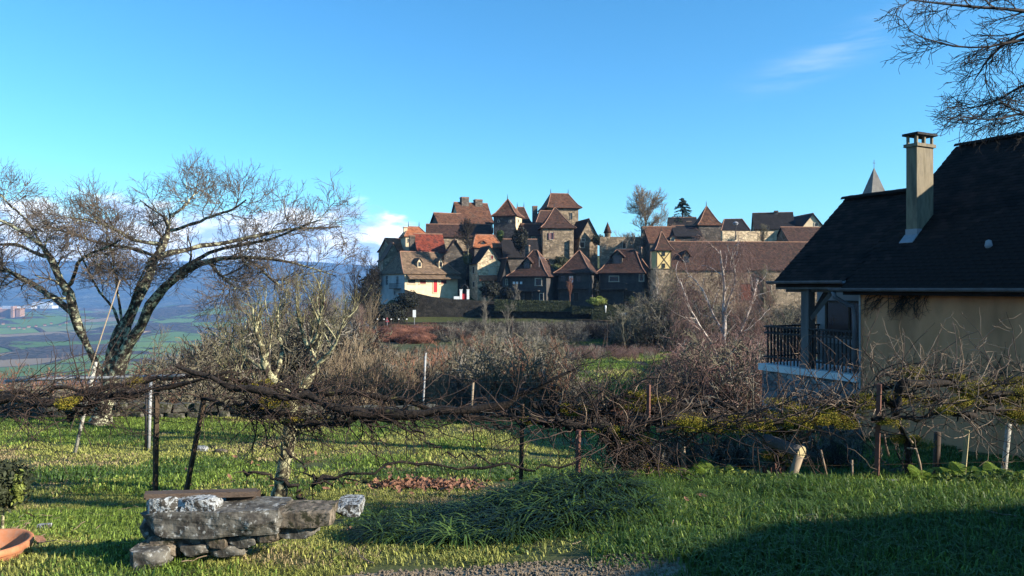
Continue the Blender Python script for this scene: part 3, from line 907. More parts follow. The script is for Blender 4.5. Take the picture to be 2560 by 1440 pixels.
for i, px in enumerate((1152.5, 1170)):
    o = MB().box(-.2, .2, -.2, .2, 0, 1.6).box(-.25, .25, -.25, .25, 1.6, 1.72).build('gate_post', M['white_paint'], None, loc=W(px, 748, 129.4))
    tag(o, ('left' if i == 0 else 'right') + ' white post of the red garden gate on the retaining wall', 'gate post', 'white posts of the red gate')
o = MB().box(-.6, .6, -.04, .04, 0, .95).build('garden_gate', M['door_red'], None, loc=W(1161.3, 748, 129.4))
tag(o, 'red garden gate between two white posts under an arch', 'gate')
MB().tube([(-.65, 0, 1.5), (-.5, 0, 2.2), (0, 0, 2.6), (.5, 0, 2.2), (.65, 0, 1.5)], .09, 6).build('arch', M['iron'], o)
o = MB().box(-1.0, -.0, -.2, .2, 0, .5).build('low_wall', M['white_paint'], None, loc=W(1149, 748, 129.4)); tag(o, 'short white wall left of the red garden gate', 'wall')
# ------------------------------------------------------------------ near house (right)
HA = math.atan2(0.893, -0.451)          # direction of the eave, away from the viewer
house = empty('near_house', (8.9, 12.9, 0), 0)
tag(house, 'near house with orange-beige wall, black tiled roof, tall chimney and railed porch', 'house')
AX = Vector((-.4508, .8926, 0)); BX = Vector((.8926, .4508, 0))
MH = Matrix(((AX.x, BX.x, 0, 0), (AX.y, BX.y, 0, 0), (0, 0, 1, 0), (0, 0, 0, 1)))   # local (t, s, z)
def flip(mb):
    mb.f = [f[::-1] for f in mb.f]; return mb
M['ochre'] = mat('orange_beige_render', (.44, .195, .085), (.60, .27, .13), 1.1, bump=.35, bscale=26, c3=(.38, .17, .08), lo=.32, hi=.68, detail=12, stretch=(1, 1, .35), dist=.006)
M['near_tile'] = mat('near_black_brown_tiles', (.007, .0045, .004), (.024, .014, .011), 1.6, bump=.5, bscale=40, dist=.006, island=.45, spec=.15)
M['chimney_render'] = mat('ochre_grey_render', (.12, .10, .062), (.20, .165, .11), 4.5, stretch=(1, 1, .22), bump=.4, bscale=25, c3=(.10, .085, .06), dist=.01)
M['gutter'] = mat('grey_zinc_gutter', (.10, .10, .11), (.15, .15, .17), 5, rough=.4)
M['beam_grey'] = mat('weathered_beam', (.085, .08, .078), (.13, .12, .115), 3, stretch=(3, 3, .3), bump=.4, bscale=14)
M['plaster_porch'] = mat('grey_porch_plaster', (.20, .19, .19), (.27, .255, .25), 1.2, bump=.3, bscale=18, dist=.006)
M['terrace'] = mat('pale_terrace', (.60, .58, .56), (.68, .66, .64), 3, bump=.2, bscale=20)
M['blue_stone'] = mat('bluish_white_stone_wall', (.15, .145, .145), (.25, .245, .245), 1.6, kind='stone', bscale=4.0, bump=.8, dist=.03, mortar=(.09, .095, .105))
EZ = CZ + .02; SL = .8525
def roof_z(s_):
    return EZ + SL * s_
# walls
mb = MB().box(-8.5, 3.52, .35, 7.65, -2.6, roof_z(.35) - .12, MH)
mb.poly([MH @ Vector((t, s_, z)) for t in (-8.5, 3.52) for s_, z in ((.35, roof_z(.35) - .13), (7.65, roof_z(.35) - .13), (4, roof_z(4) - .14))], [(0, 1, 2), (3, 5, 4)])
flip(mb).build('wall', M['ochre'], house)
mb = MB().box(3.50, 3.54, .33, .62, -2.2, roof_z(.3) - .1, MH)
flip(mb).build('corner_pillar', M['plaster_white'], house)
# recessed grey-white wall and door under the porch roof
flip(MB().box(3.54, 6.40, 2.35, 2.5, -.3, 1.62, MH)).build('porch_wall', M['plaster_porch'], house)
dr = flip(MB().box(4.7, 6.02, 2.29, 2.34, .50, 1.27, MH)).build('window', M['window_dark'], house)
for a_, b_, c_, d_ in ((4.64, 4.70, .44, 1.33), (6.02, 6.08, .44, 1.33), (4.70, 6.02, .44, .50), (4.70, 6.02, 1.27, 1.33), (5.32, 5.37, .50, 1.27)):
    flip(MB().box(a_, b_, 2.27, 2.345, c_, d_, MH)).build('frame', M['wood_dark'], dr)
flip(MB().box(4.9, 5.9, 1.95, 2.25, -.26, .22, MH)).build('bench', M['beam_grey'], house)
# roof decks under the tiles
def deck(mb, t0, t1_, s0, s1, dz=-.05, th=.12):
    vs = []
    for dd in (dz - th, dz):
        for t, s_ in ((t0, s0), (t1_, s0), (t1_, s1), (t0, s1)):
            z = roof_z(s_) if s_ <= 4.001 else roof_z(8 - s_)
            vs.append(MH @ Vector((t, s_, z + dd)))
    mb.poly(vs, [(0, 1, 2, 3), (7, 6, 5, 4), (4, 5, 1, 0), (5, 6, 2, 1), (6, 7, 3, 2), (7, 4, 0, 3)])
mb = MB(); deck(mb, -8.8, 3.68, 0, 4); deck(mb, -8.8, 3.68, 4.0, 8.0)
roof = mb.build('roof', M['near_tile'], house)
mb = MB(); deck(mb, 3.70, 5.78, .2, 2.67)
vs = [MH @ Vector((t, s_, z)) for t in (3.70, 5.78) for s_, z in ((2.67, roof_z(2.67) - .05), (5.1, roof_z(2.67) - 2.1), (5.1, roof_z(2.67) - 2.22), (2.67, roof_z(2.67) - .17))]
mb.poly(vs, [(0, 1, 5, 4), (3, 2, 6, 7), (0, 3, 2, 1), (4, 5, 6, 7)])
proof = mb.build('porch_roof', M['near_tile'], house)
# individual tiles
def tile_mesh():
    w, l, th = .162, .27, .014
    nl = math.cos(math.atan(SL)); sl = math.sin(math.atan(SL))
    vs = []
    for t in (-w / 2, w / 2):
        for q, o in ((0, .006), (l, -.012), (l, -.012 - th), (0, .006 - th)):
            vs.append(MH @ Vector((t, q * nl - o * sl * 0, q * sl + o / nl)))
    me = bpy.data.meshes.new('tile')
    me.from_pydata([tuple(v) for v in vs], [], [(0, 1, 2, 3), (7, 6, 5, 4), (0, 4, 5, 1), (1, 5, 6, 2), (2, 6, 7, 3), (3, 7, 4, 0)])
    me.materials.append(M['near_tile']); me.update()
    return me
tm = tile_mesh()
tv = np.array([v.co[:] for v in tm.vertices])
spots = []
nl = math.cos(math.atan(SL))
for (t0, t1_, s0, s1) in ((-3.0, 3.70, -.04, 3.96), (3.72, 5.80, .16, 2.64)):
    row = 0; s_ = s0
    while s_ < s1 - .02:
        t = t1_ - .08 - (row % 2) * .085
        while t > t0:
            spots.append((t, s_, roof_z(s_) + .012 + random.uniform(-.003, .003), random.uniform(-.012, .012)))
            t -= .17
        s_ += .115 * nl; row += 1
def in_view(sp):
    v = MH @ Vector(sp[:3]) + house.location
    px = v.x / v.y * F + 1280; py = 720 - (v.z - CZ) / v.y * F
    return px < 2570, v.length
vis = [(in_view(s_)[1], s_) for s_ in spots if in_view(s_)[0]]
vis.sort(key=lambda q: q[0])
near = [q[1] for q in vis[:290]]; rest = [q[1] for q in vis[290:]] + [s_ for s_ in spots if not in_view(s_)[0]]
for s_ in near:
    o = bpy.data.objects.new('tile', tm); COL.objects.link(o); o.parent = roof
    o.location = MH @ Vector(s_[:3]); o.rotation_euler = (0, 0, s_[3])
P = np.array([list(MH @ Vector(s_[:3])) for s_ in rest])
V = (P[:, None, :] + tv[None]).reshape(-1, 3)
fq = np.array([list(p.vertices) for p in tm.polygons])
Q = (fq[None] + (np.arange(len(P)) * 8)[:, None, None]).reshape(-1, 4)
o = link('tile', np_mesh('tile_field', V, Q), roof, [M['near_tile']]); o['kind'] = 'stuff'
# ridge and verge tiles
for (t0, t1_, s_, nm) in ((-3, 3.72, 4.0, roof), (3.7, 5.82, 2.67, proof)):
    t = t0; rm = None
    while t < t1_ - .1:
        mbr = MB(); z = roof_z(s_) + .02
        arc = [(s_ + .12 * math.cos(a), z + .09 * math.sin(a) - .02) for a in [math.pi * k / 6 for k in range(7)]]
        if rm is None:
            vsr = [MH @ Vector((tt, a, b)) for tt in (0, .38) for a, b in arc]
            mbr.poly(vsr, [(k, k + 1, 8 + k, 7 + k) for k in range(6)])
            me = bpy.data.meshes.new('ridge_tile'); me.from_pydata([tuple(v) for v in mbr.v], [], mbr.f); me.materials.append(M['near_tile']); me.update(); rm = me
        o = bpy.data.objects.new('ridge_tile', rm); COL.objects.link(o); o.parent = nm; o.location = MH @ Vector((t, 0, random.uniform(-.008, .008)))
        t += .35
# gutters, downpipe
def gutter(t0, t1_, s_, z, nm='gutter'):
    mb = MB(); arc = [(s_ + .075 * math.cos(a), z - .075 * math.sin(a)) for a in [math.pi * k / 8 for k in range(9)]]
    arc += [(s_ + .06 * math.cos(a), z - .06 * math.sin(a)) for a in [math.pi * k / 8 for k in range(8, -1, -1)]]
    n = len(arc)
    vs = [MH @ Vector((tt, a, b)) for tt in (t0, t1_) for a, b in arc]
    mb.poly(vs, [(k, (k + 1) % n, n + (k + 1) % n, n + k) for k in range(n)] + [tuple(range(n)), tuple(range(n, 2 * n))[::-1]])
    return mb.build(nm, M['gutter'], house)
gutter(-8.8, 3.95, -.09, EZ - .02)
g2 = gutter(3.75, 5.95, .11, EZ + .15)
MB().tube([MH @ Vector(p) for p in ((3.85, -.09, EZ - .10), (3.85, -.05, EZ - .22), (3.7, .1, EZ - .36), (3.6, .22, EZ - .42), (3.58, .25, EZ - .6), (3.58, .25, -.2))], .05, 10).build('downpipe', M['gutter'], house, True)
# fascia of the porch
flip(MB().box(3.72, 5.8, .22, .27, EZ - .05, EZ + .10, MH)).build('fascia', M['beam_grey'], house)
flip(MB().box(3.6, 5.7, .45, .6, EZ - .12, EZ + .08, MH)).build('beam', M['beam_grey'], house)
# porch post with its brace
flip(MB().box(4.93, 5.15, .36, .58, -.25, EZ - .05, MH)).build('porch_post', M['beam_grey'], house)
d0, d1 = MH @ Vector((4.95, .47, EZ - .75)), MH @ Vector((4.35, .47, EZ - .10))
MB().tube([d0, d1], .065, 4).build('brace', M['beam_grey'], house)
d0, d1 = MH @ Vector((5.04, .55, EZ - .75)), MH @ Vector((5.04, 1.15, EZ - .05))
MB().tube([d0, d1], .065, 4).build('brace', M['beam_grey'], house)
# terrace slab, its wall, the railing
terr = flip(MB().box(3.53, 6.42, .26, 4.4, -.42, -.26, MH)).build('terrace_floor', M['terrace'], house)
flip(MB().box(3.54, 6.36, .34, 4.3, -3.4, -.421, MH)).build('terrace_wall', M['blue_stone'], house)
rl = empty('railing', (0, 0, 0)); rl.parent = house
for z in (.68, .52, -.08):
    flip(MB().box(3.54, 6.34, .37, .41, z - .02, z + .02, MH)).build('rail', M['iron'], rl)
    flip(MB().box(6.30, 6.34, .41, 3.0, z - .02, z + .02, MH)).build('rail', M['iron'], rl)
bm_ = flip(MB().box(-.013, .013, -.013, .013, -.24, .66, MH))
bme = bpy.data.meshes.new('baluster'); bme.from_pydata([tuple(v) for v in bm_.v], [], bm_.f); bme.materials.append(M['iron']); bme.update()
k = 0
for i in range(26):
    o = bpy.data.objects.new('baluster', bme); COL.objects.link(o); o.parent = rl; o.location = MH @ Vector((3.60 + i * .105, .39, 0))
for i in range(20):
    o = bpy.data.objects.new('baluster', bme); COL.objects.link(o); o.parent = rl; o.location = MH @ Vector((6.32, .5 + i * .12, 0))
for i in range(14):   # small scroll rings between the upper rails
    a = [MH @ Vector((3.66 + i * .105 * 1.9 + .045 * math.cos(q), .39, .60 + .05 * math.sin(q))) for q in [2 * math.pi * j / 10 for j in range(11)]]
    MB().tube(a, .008, 4, False).build('scroll', M['iron'], rl)
# chimney
s0, t0c = 1.30, 2.85
ch = flip(MB().box(t0c, t0c + .25, s0, s0 + .56, roof_z(s0) - .3, CZ + 3.08, MH)).build('chimney', M['chimney_render'], house)
flip(MB().box(t0c - .04, t0c + .29, s0 - .04, s0 + .60, CZ + 3.08, CZ + 3.15, MH)).build('collar', M['chimney_render'], ch)
for tt, ss in ((0, 0), (.20, 0), (0, .26), (.20, .26), (0, .52), (.20, .52)):
    flip(MB().box(t0c + tt, t0c + tt + .05, s0 + ss, s0 + ss + .045, CZ + 3.15, CZ + 3.33, MH)).build('cap_leg', M['chimney_render'], ch)
flip(MB().box(t0c - .06, t0c + .31, s0 - .06, s0 + .62, CZ + 3.33, CZ + 3.38, MH)).build('cap_slab', M['roof_dark'], ch)
vs = [MH @ Vector(p) for p in ((t0c - .03, s0 - .20, roof_z(s0 - .20) + .035), (t0c + .28, s0 - .20, roof_z(s0 - .20) + .035), (t0c + .28, s0 - .01, roof_z(s0) + .04), (t0c - .03, s0 - .01, roof_z(s0) + .04))]
MB().poly(vs + [v - Vector((0, 0, .03)) for v in vs], [(0, 1, 2, 3)[::-1], (4, 5, 6, 7), (0, 4, 5, 1), (1, 5, 6, 2), (2, 6, 7, 3), (3, 7, 4, 0)]).build('flashing', M['metal'], ch)
flip(MB().box(t0c - .012, t0c + .262, s0 - .012, s0 + .572, roof_z(s0) - .2, roof_z(s0) + .16, MH)).build('lead_collar', M['metal'], ch)
v = MH @ Vector((1.1, .9, roof_z(.9) + .03))
MB().lathe([(0, .12), (.05, .10), (.07, 0), (.05, -.05)], 8, tuple(v)).build('roof_vent', M['metal'], roof)

# unseen building at right, plan and height shaped to shade the lower right corner
PL = [(8.7, 2.5), (16.0, 3.9), (15.0, -7), (3.9, -1.25)]
def prism(pl, z0, z1, grow=0):
    cx = sum(p[0] for p in pl) / len(pl); cy = sum(p[1] for p in pl) / len(pl)
    pp = [(cx + (x - cx) * (1 + grow), cy + (y - cy) * (1 + grow)) for x, y in pl]
    n = len(pp)
    vs = [(x, y, z0) for x, y in pp] + [(x, y, z1) for x, y in pp]
    return MB().poly(vs, [tuple(range(n)), tuple(range(n, 2 * n))[::-1]] + [(k, n + k, n + (k + 1) % n, (k + 1) % n) for k in range(n)])
nb = empty('unseen_building', (0, 0, 0)); tag(nb, 'plain unseen building outside the right edge, shaped to cast the lower right shadow', 'unseen_building')
prism(PL, -.3, 2.83, -.04).build('wall', M['ochre'], nb)
prism(PL, 2.84, 3.05).build('roof', M['near_tile'], nb)

# ------------------------------------------------------------------ branch generator (vectorised)
def unit(v):
    return v / np.maximum(np.linalg.norm(v, axis=-1, keepdims=True), 1e-9)
def tubes(P, R, S=3):
    """P (n,k,3), R (n,k) -> verts, quads"""
    n, k, _ = P.shape
    d = unit(P[:, -1] - P[:, 0])
    ref = np.where(np.abs(d[:, 2:3]) < .9, np.array([[0.05, .02, 1.]]), np.array([[1., .1, .05]]))
    a = unit(np.cross(d, ref)); b = np.cross(d, a)
    th = np.arange(S) * 2 * np.pi / S
    ring = a[:, None, :] * np.cos(th)[None, :, None] + b[:, None, :] * np.sin(th)[None, :, None]
    V = P[:, :, None, :] + ring[:, None, :, :] * R[:, :, None, None]
    V = V.reshape(-1, 3)
    i, j, s = np.meshgrid(np.arange(n), np.arange(k - 1), np.arange(S), indexing='ij')
    s2 = (s + 1) % S
    base = (i * k + j) * S
    Q = np.stack([base + s, base + s2, base + S + s2, base + S + s], -1).reshape(-1, 4)
    return V, Q
def merge(parts):
    Vs, Qs, o = [], [], 0
    for V, Q in parts:
        Vs.append(V); Qs.append(Q + o); o += len(V)
    return np.vstack(Vs), np.vstack(Qs)
def resample(pts, rs, K=12):
    pts = np.array(pts, float); rs = np.array(rs, float)
    L = np.concatenate([[0], np.cumsum(np.linalg.norm(np.diff(pts, axis=0), axis=1))])
    t = np.linspace(0, L[-1], K)
    # smooth (Catmull-like through cubic interpolation of the dense polyline)
    out = np.stack([np.interp(t, L, pts[:, i]) for i in range(3)], -1)
    sm = out.copy(); sm[1:-1] = out[1:-1] * .5 + (out[:-2] + out[2:]) * .25
    return sm, np.interp(t, L, rs)
def children(rng, P, R, per, length, K=4, ang=(35, 70), start=.25, up=(0, 0, .2), wob=.25, rr=.6, rmin=.003, rmax=None, taper=.35, upang=0, lenfall=.4):
    n, k, _ = P.shape
    m = n * per
    idx = np.repeat(np.arange(n), per)
    t = start + (1 - start) * ((np.tile(np.arange(per), n) + rng.random(m)) / per)
    f = t * (k - 1); i0 = np.minimum(f.astype(int), k - 2); fr = (f - i0)[:, None]
    p0 = P[idx, i0]; p1 = P[idx, i0 + 1]
    pos = p0 * (1 - fr) + p1 * fr
    r0 = R[idx, i0] * (1 - fr[:, 0]) + R[idx, i0 + 1] * fr[:, 0]
    tan = unit(p1 - p0)
    rnd = rng.normal(size=(m, 3)); rnd[:, 2] += upang
    perp = unit(rnd - tan * np.sum(rnd * tan, -1, keepdims=True))
    a = np.radians(rng.uniform(ang[0], ang[1], m))[:, None]
    d = unit(tan * np.cos(a) + perp * np.sin(a) + np.array(up) * .5)
    L = rng.uniform(length[0], length[1], m) * (1 - lenfall * t)
    pts = [pos]
    step = (L / K)[:, None]
    for j in range(K):
        d = unit(d + rng.normal(size=(m, 3)) * wob + np.array(up) * (1.0 / K))
        pts.append(pts[-1] + d * step)
    Pn = np.stack(pts, 1)
    rb = np.clip(r0 * rr, rmin, rmax if rmax else 9)
    Rn = rb[:, None] * np.linspace(1, taper, K + 1)[None] 
    Rn = np.maximum(Rn, rmin * .75)
    return Pn, Rn
def px_limb(pts, Y, dY=0.0, yaw=None):
    """pts: (px, py, width px) traced from the photograph at distance Y; dY depth drift to the tip"""
    out, rs = [], []
    n = len(pts)
    for i, (x, y, w) in enumerate(pts):
        yy = Y + dY * i / max(1, n - 1)
        v = W(x, y, yy); out.append((v.x, v.y, v.z)); rs.append(w / 2 / F * yy)
    return out, rs
def add_mesh(name, V, Q, m, parent=None, smooth=True):
    return link(name, np_mesh(name, V, Q, smooth), parent, [m])

def bark(name, dark, light, lichen, scale=14, amt=.5, lscale=None):
    m = mat(name, dark, light, scale, bump=.7, bscale=scale * 2.2, dist=.012, lo=.4, hi=.62, rough=.9)
    nt = m.node_tree; nd, lk = nt.nodes, nt.links
    b = [n for n in nd if n.type == 'BSDF_PRINCIPLED'][0]
    src = b.inputs['Base Color'].links[0].from_socket
    tc = [n for n in nd if n.type == 'TEX_COORD'][0]
    nz = N(nd, 'ShaderNodeTexNoise', i_Scale=lscale or scale * .45, i_Detail=5.0, i_Roughness=.7); lk.new(tc.outputs['Object'], nz.inputs['Vector'])
    r = ramp(nd, [(1 - amt - .02, (0, 0, 0)), (1 - amt + .03, (1, 1, 1))]); lk.new(nz.outputs[0], r.inputs[0])
    mx = N(nd, 'ShaderNodeMixRGB'); lk.new(r.outputs[0], mx.inputs[0]); lk.new(src, mx.inputs[1]); mx.inputs[2].default_value = tuple(lichen) + (1,)
    lk.new(mx.outputs[0], b.inputs['Base Color'])
    return m
M['bark_walnut'] = bark('lichened_grey_bark', (.022, .018, .014), (.11, .09, .065), (.38, .38, .25), 9, .46, 9)
M['twig_walnut'] = mat('brown_grey_twigs', (.075, .057, .045), (.135, .105, .08), 2.5, rough=.8)
M['bark_fruit'] = bark('yellow_lichen_bark', (.03, .024, .016), (.12, .10, .06), (.36, .34, .20), 16, .50, 12)
M['twig_fruit'] = mat('yellow_green_twigs', (.10, .088, .045), (.19, .17, .08), 3, c3=(.07, .06, .045), rough=.8)
M['bark_birch'] = bark('pale_birch_bark', (.22, .17, .14), (.36, .29, .25), (.48, .42, .38), 10, .5)
M['twig_pink'] = mat('purple_pink_twigs', (.095, .05, .043), (.17, .10, .085), 1.2, c3=(.12, .085, .07), rough=.8)
M['twig_grey'] = mat('grey_twigs', (.085, .076, .062), (.18, .16, .13), .6, c3=(.05, .042, .032), rough=.85)
M['twig_beige'] = mat('beige_twigs', (.11, .083, .052), (.20, .15, .095), .8, c3=(.08, .06, .042), rough=.85)
M['twig_olive'] = mat('olive_twigs', (.07, .062, .042), (.13, .115, .075), .8, c3=(.045, .038, .03), rough=.85)
M['twig_red'] = mat('red_brown_twigs', (.13, .055, .035), (.22, .10, .06), .5, c3=(.16, .09, .05), rough=.85)
M['twig_dark'] = mat('dark_twigs', (.012, .010, .009), (.032, .026, .023), 1.0, rough=.85)
M['twig_vine'] = mat('vine_cane', (.022, .014, .011), (.06, .038, .029), 5, c3=(.012, .009, .008), rough=.8)
M['twig_tan'] = mat('tan_cane', (.15, .10, .065), (.27, .20, .14), 5, c3=(.10, .06, .04), rough=.7)
M['bark_vine'] = bark('shaggy_vine_bark', (.007, .005, .004), (.028, .020, .015), (.06, .055, .02), 30, .36, 8)
M['bark_dark'] = mat('black_brown_bark', (.015, .012, .012), (.035, .028, .026), 12, bump=.5, bscale=30, dist=.01)

def tree(name, label, cat, limbs, levels, barkm, twigm, seed=1, S0=8, trunk_levels=1, group=None, loc=None, kind=None):
    """limbs: list of (pts, radii) in world coordinates; levels: child specs; thick levels go to the trunk part"""
    rng = np.random.default_rng(seed)
    K0 = 14
    LP, LR = [], []
    for p, r in limbs:
        a, b_ = resample(p, r, K0); LP.append(a); LR.append(b_)
    P = np.stack(LP); R = np.stack(LR)
    o0 = np.array(loc if loc is not None else P[0, 0])
    P = P - o0
    seg_ = np.linalg.norm(P[:, 1:] - P[:, :-1], axis=-1).mean(1)
    P[:, 1:-1] += rng.normal(size=P[:, 1:-1].shape) * np.minimum(R[:, 1:-1, None] * .28, seg_[:, None, None] * .07)
    root = empty(name, tuple(o0)); tag(root, label, cat, group, kind)
    tp = [tubes(P, R * (1 + .10 * rng.normal(size=R.shape)), S0)]
    cp = []
    cur = (P, R)
    pools = [cur]
    for li, lv in enumerate(levels):
        lv = dict(lv); src = lv.pop('src', -1); sk = lv.pop('skip', 0)
        S = lv.pop('S', 3)
        C, CR = children(rng, pools[src][0][sk:], pools[src][1][sk:], **lv)
        pools.append((C, CR))
        (tp if li < trunk_levels else cp).append(tubes(C, CR, 5 if li < trunk_levels else S))
    V, Q = merge(tp); add_mesh('trunk', V, Q, barkm, root)
    if cp:
        V, Q = merge(cp); add_mesh('crown', V, Q, twigm, root)
    return root

# the big lichened tree on the left
Y1 = 17.0
L = [px_limb(l, Y1, d) for l, d in (
    ([(252, 1058, 60), (262, 1010, 48), (275, 960, 44), (285, 905, 48), (298, 850, 50), (310, 815, 44)], 0),
    ([(275, 960, 44), (305, 890, 38), (335, 845, 32), (362, 790, 30), (395, 740, 27), (425, 700, 25), (465, 668, 21), (520, 648, 17), (600, 636, 13), (690, 642, 10), (760, 664, 7), (840, 690, 4)], -1.2),
    ([(300, 850, 36), (318, 800, 32), (342, 750, 29), (370, 692, 27), (392, 640, 23), (405, 600, 18), (428, 560, 15), (424, 520, 12), (396, 510, 9), (370, 490, 7), (350, 468, 4)], 1.2),
    ([(392, 640, 16), (440, 625, 15), (520, 602, 12), (600, 590, 11), (680, 562, 9), (760, 552, 7), (855, 548, 4)], 1.6),
    ([(425, 700, 14), (470, 660, 13), (540, 620, 11), (620, 600, 9), (690, 585, 8), (740, 555, 6), (800, 530, 4)], -2.0),
    ([(428, 560, 11), (470, 545, 10), (530, 520, 8), (590, 495, 6), (615, 470, 4)], -1.0),
    ([(405, 600, 12), (350, 595, 11), (310, 575, 9), (270, 545, 8), (220, 530, 6), (160, 520, 4)], -1.5),
    ([(392, 640, 12), (330, 612, 10), (270, 600, 9), (215, 585, 7), (150, 560, 5), (110, 540, 4)], 1.5),
    ([(275, 980, 26), (248, 930, 22), (232, 890, 20), (212, 845, 21), (190, 790, 24), (170, 745, 24), (148, 690, 20), (134, 645, 18), (100, 595, 15), (50, 562, 13), (10, 530, 11), (-70, 500, 7)], -1.0),
    ([(185, 785, 20), (150, 755, 18), (110, 732, 17), (60, 695, 15), (10, 675, 13), (-70, 655, 9)], 1.6),
    ([(160, 735, 12), (188, 690, 11), (190, 660, 10), (215, 632, 8), (262, 615, 6), (300, 590, 4)], -1.2),
    ([(134, 645, 10), (90, 628, 10), (40, 600, 9), (-20, 600, 7), (-90, 580, 5)], 2.0),
    ([(100, 595, 9), (80, 545, 8), (50, 510, 6), (20, 480, 5), (0, 450, 3)], .8),
    ([(304, 830, 9), (285, 770, 8), (245, 725, 6), (215, 665, 5), (190, 600, 3)], 0),
    ([(306, 830, 9), (298, 760, 8), (290, 700, 6), (283, 640, 5), (270, 570, 3)], .6),
    ([(308, 830, 8), (330, 750, 7), (350, 700, 5), (375, 640, 4)], -.6),
    ([(520, 648, 12), (545, 680, 10), (560, 700, 8), (590, 720, 6)], -1.4),
    ([(600, 636, 9), (640, 660, 8), (680, 700, 7), (715, 730, 4)], -1.4),
    ([(424, 520, 8), (460, 490, 7), (480, 460, 5), (500, 440, 3)], 1.2),
)]
L = [([(p[0], p[1], p[2] if p[2] < 2.2 else 2.2 + (p[2] - 2.2) * .84) for p in a], [q * .86 for q in b_]) for a, b_ in L]
tree('walnut_tree', 'big spreading bare tree with lichen-spotted forked trunk on the left lawn edge', 'tree', L, [
    dict(skip=1, per=9, length=(.45, 1.15), K=7, ang=(35, 70), start=.42, up=(0, 0, .10), wob=.17, rr=.42, rmin=.010, rmax=.035, taper=.35, lenfall=.35),
    dict(per=6, length=(.35, .85), K=6, ang=(30, 62), start=.15, up=(0, 0, .14), wob=.15, rr=.6, rmin=.0065, rmax=.014),
    dict(per=5, length=(.22, .6), K=5, ang=(28, 58), start=.1, up=(0, 0, .12), wob=.14, rr=.7, rmin=.005, rmax=.008),
    dict(per=3, length=(.10, .32), K=3, ang=(25, 50), start=.2, up=(0, 0, .12), wob=.14, rr=.8, rmin=.0040, rmax=.0055)],
    M['bark_walnut'], M['twig_walnut'], 11, trunk_levels=1)

# smaller lichen-yellow fruit tree in the middle left
Y2 = 9.0
L = [px_limb(l, Y2, d) for l, d in (
    ([(694, 1256, 40), (702, 1215, 36), (713, 1150, 34), (724, 1085, 32), (735, 1040, 32), (730, 1000, 30)], 0),
    ([(730, 1004, 26), (702, 968, 24), (682, 950, 22), (662, 922, 20), (655, 880, 14), (642, 830, 10), (632, 770, 6)], -.25),
    ([(730, 1004, 26), (762, 962, 24), (788, 930, 20), (792, 905, 17), (772, 872, 14), (757, 838, 11), (745, 790, 8), (740, 745, 5)], .2),
    ([(790, 915, 13), (815, 890, 10), (835, 868, 8), (852, 822, 6), (868, 790, 4)], -.2),
    ([(665, 925, 12), (630, 905, 10), (600, 880, 8), (575, 865, 6), (552, 850, 4)], .3),
    ([(682, 950, 12), (700, 910, 10), (706, 860, 9), (690, 815, 7), (700, 760, 5)], .3),
    ([(772, 872, 10), (795, 835, 8), (800, 790, 7), (812, 745, 4)], -.3),
    ([(730, 1000, 14), (650, 985, 10), (600, 960, 8), (560, 940, 5)], -.3),
)]
tree('fruit_tree', 'small pruned fruit tree crusted with white and yellow lichen behind the vine trellis', 'tree', L, [
    dict(per=8, length=(.3, .75), K=5, ang=(20, 60), start=.35, up=(0, 0, .8), wob=.18, rr=.5, rmin=.006, rmax=.014, upang=.8),
    dict(per=5, length=(.15, .42), K=4, ang=(20, 60), start=.15, up=(0, 0, .6), wob=.22, rr=.6, rmin=.0035, rmax=.007),
    dict(per=3, length=(.06, .2), K=3, ang=(25, 60), start=.2, up=(0, 0, .4), wob=.25, rr=.7, rmin=.0022, rmax=.0032)],
    M['bark_fruit'], M['twig_fruit'], 12, trunk_levels=1)

# pale birch-like tree right of the middle
Y3 = 34.0
L = [px_limb(l, Y3, d) for l, d in (
    ([(1812, 1035, 13), (1813, 960, 12), (1812, 880, 11), (1808, 800, 10), (1811, 730, 8), (1806, 670, 5), (1800, 625, 3)], 0),
    ([(1813, 930, 7), (1780, 860, 6), (1745, 810, 5), (1720, 760, 4), (1700, 700, 2.5)], -1.5),
    ([(1812, 900, 7), (1840, 850, 6), (1868, 790, 5), (1885, 740, 3.5), (1895, 700, 2.5)], 1.5),
    ([(1811, 840, 6), (1780, 780, 5), (1765, 740, 4), (1740, 700, 3), (1720, 690, 2)], 1.8),
    ([(1810, 790, 6), (1825, 740, 5), (1840, 700, 4), (1835, 660, 3), (1830, 630, 2)], -1.0),
    ([(1812, 990, 6), (1770, 930, 5), (1740, 900, 4), (1700, 890, 3)], -2),
    ([(1812, 980, 6), (1850, 920, 5), (1880, 890, 4), (1905, 870, 3)], 2),
)]
tree('birch_tree', 'pale slender bare tree with drooping purplish twigs in front of the long barn', 'tree', L, [
    dict(per=10, length=(1.0, 2.4), K=6, ang=(25, 60), start=.25, up=(0, 0, .25), wob=.2, rr=.45, rmin=.016, rmax=.03),
    dict(per=7, length=(.8, 1.7), K=6, ang=(30, 80), start=.1, up=(0, 0, -.9), wob=.2, rr=.55, rmin=.009, rmax=.015),
    dict(per=7, length=(.5, 1.4), K=5, ang=(20, 60), start=.1, up=(0, 0, -1.3), wob=.2, rr=.7, rmin=.006, rmax=.009)],
    M['bark_birch'], M['twig_pink'], 13, trunk_levels=1)

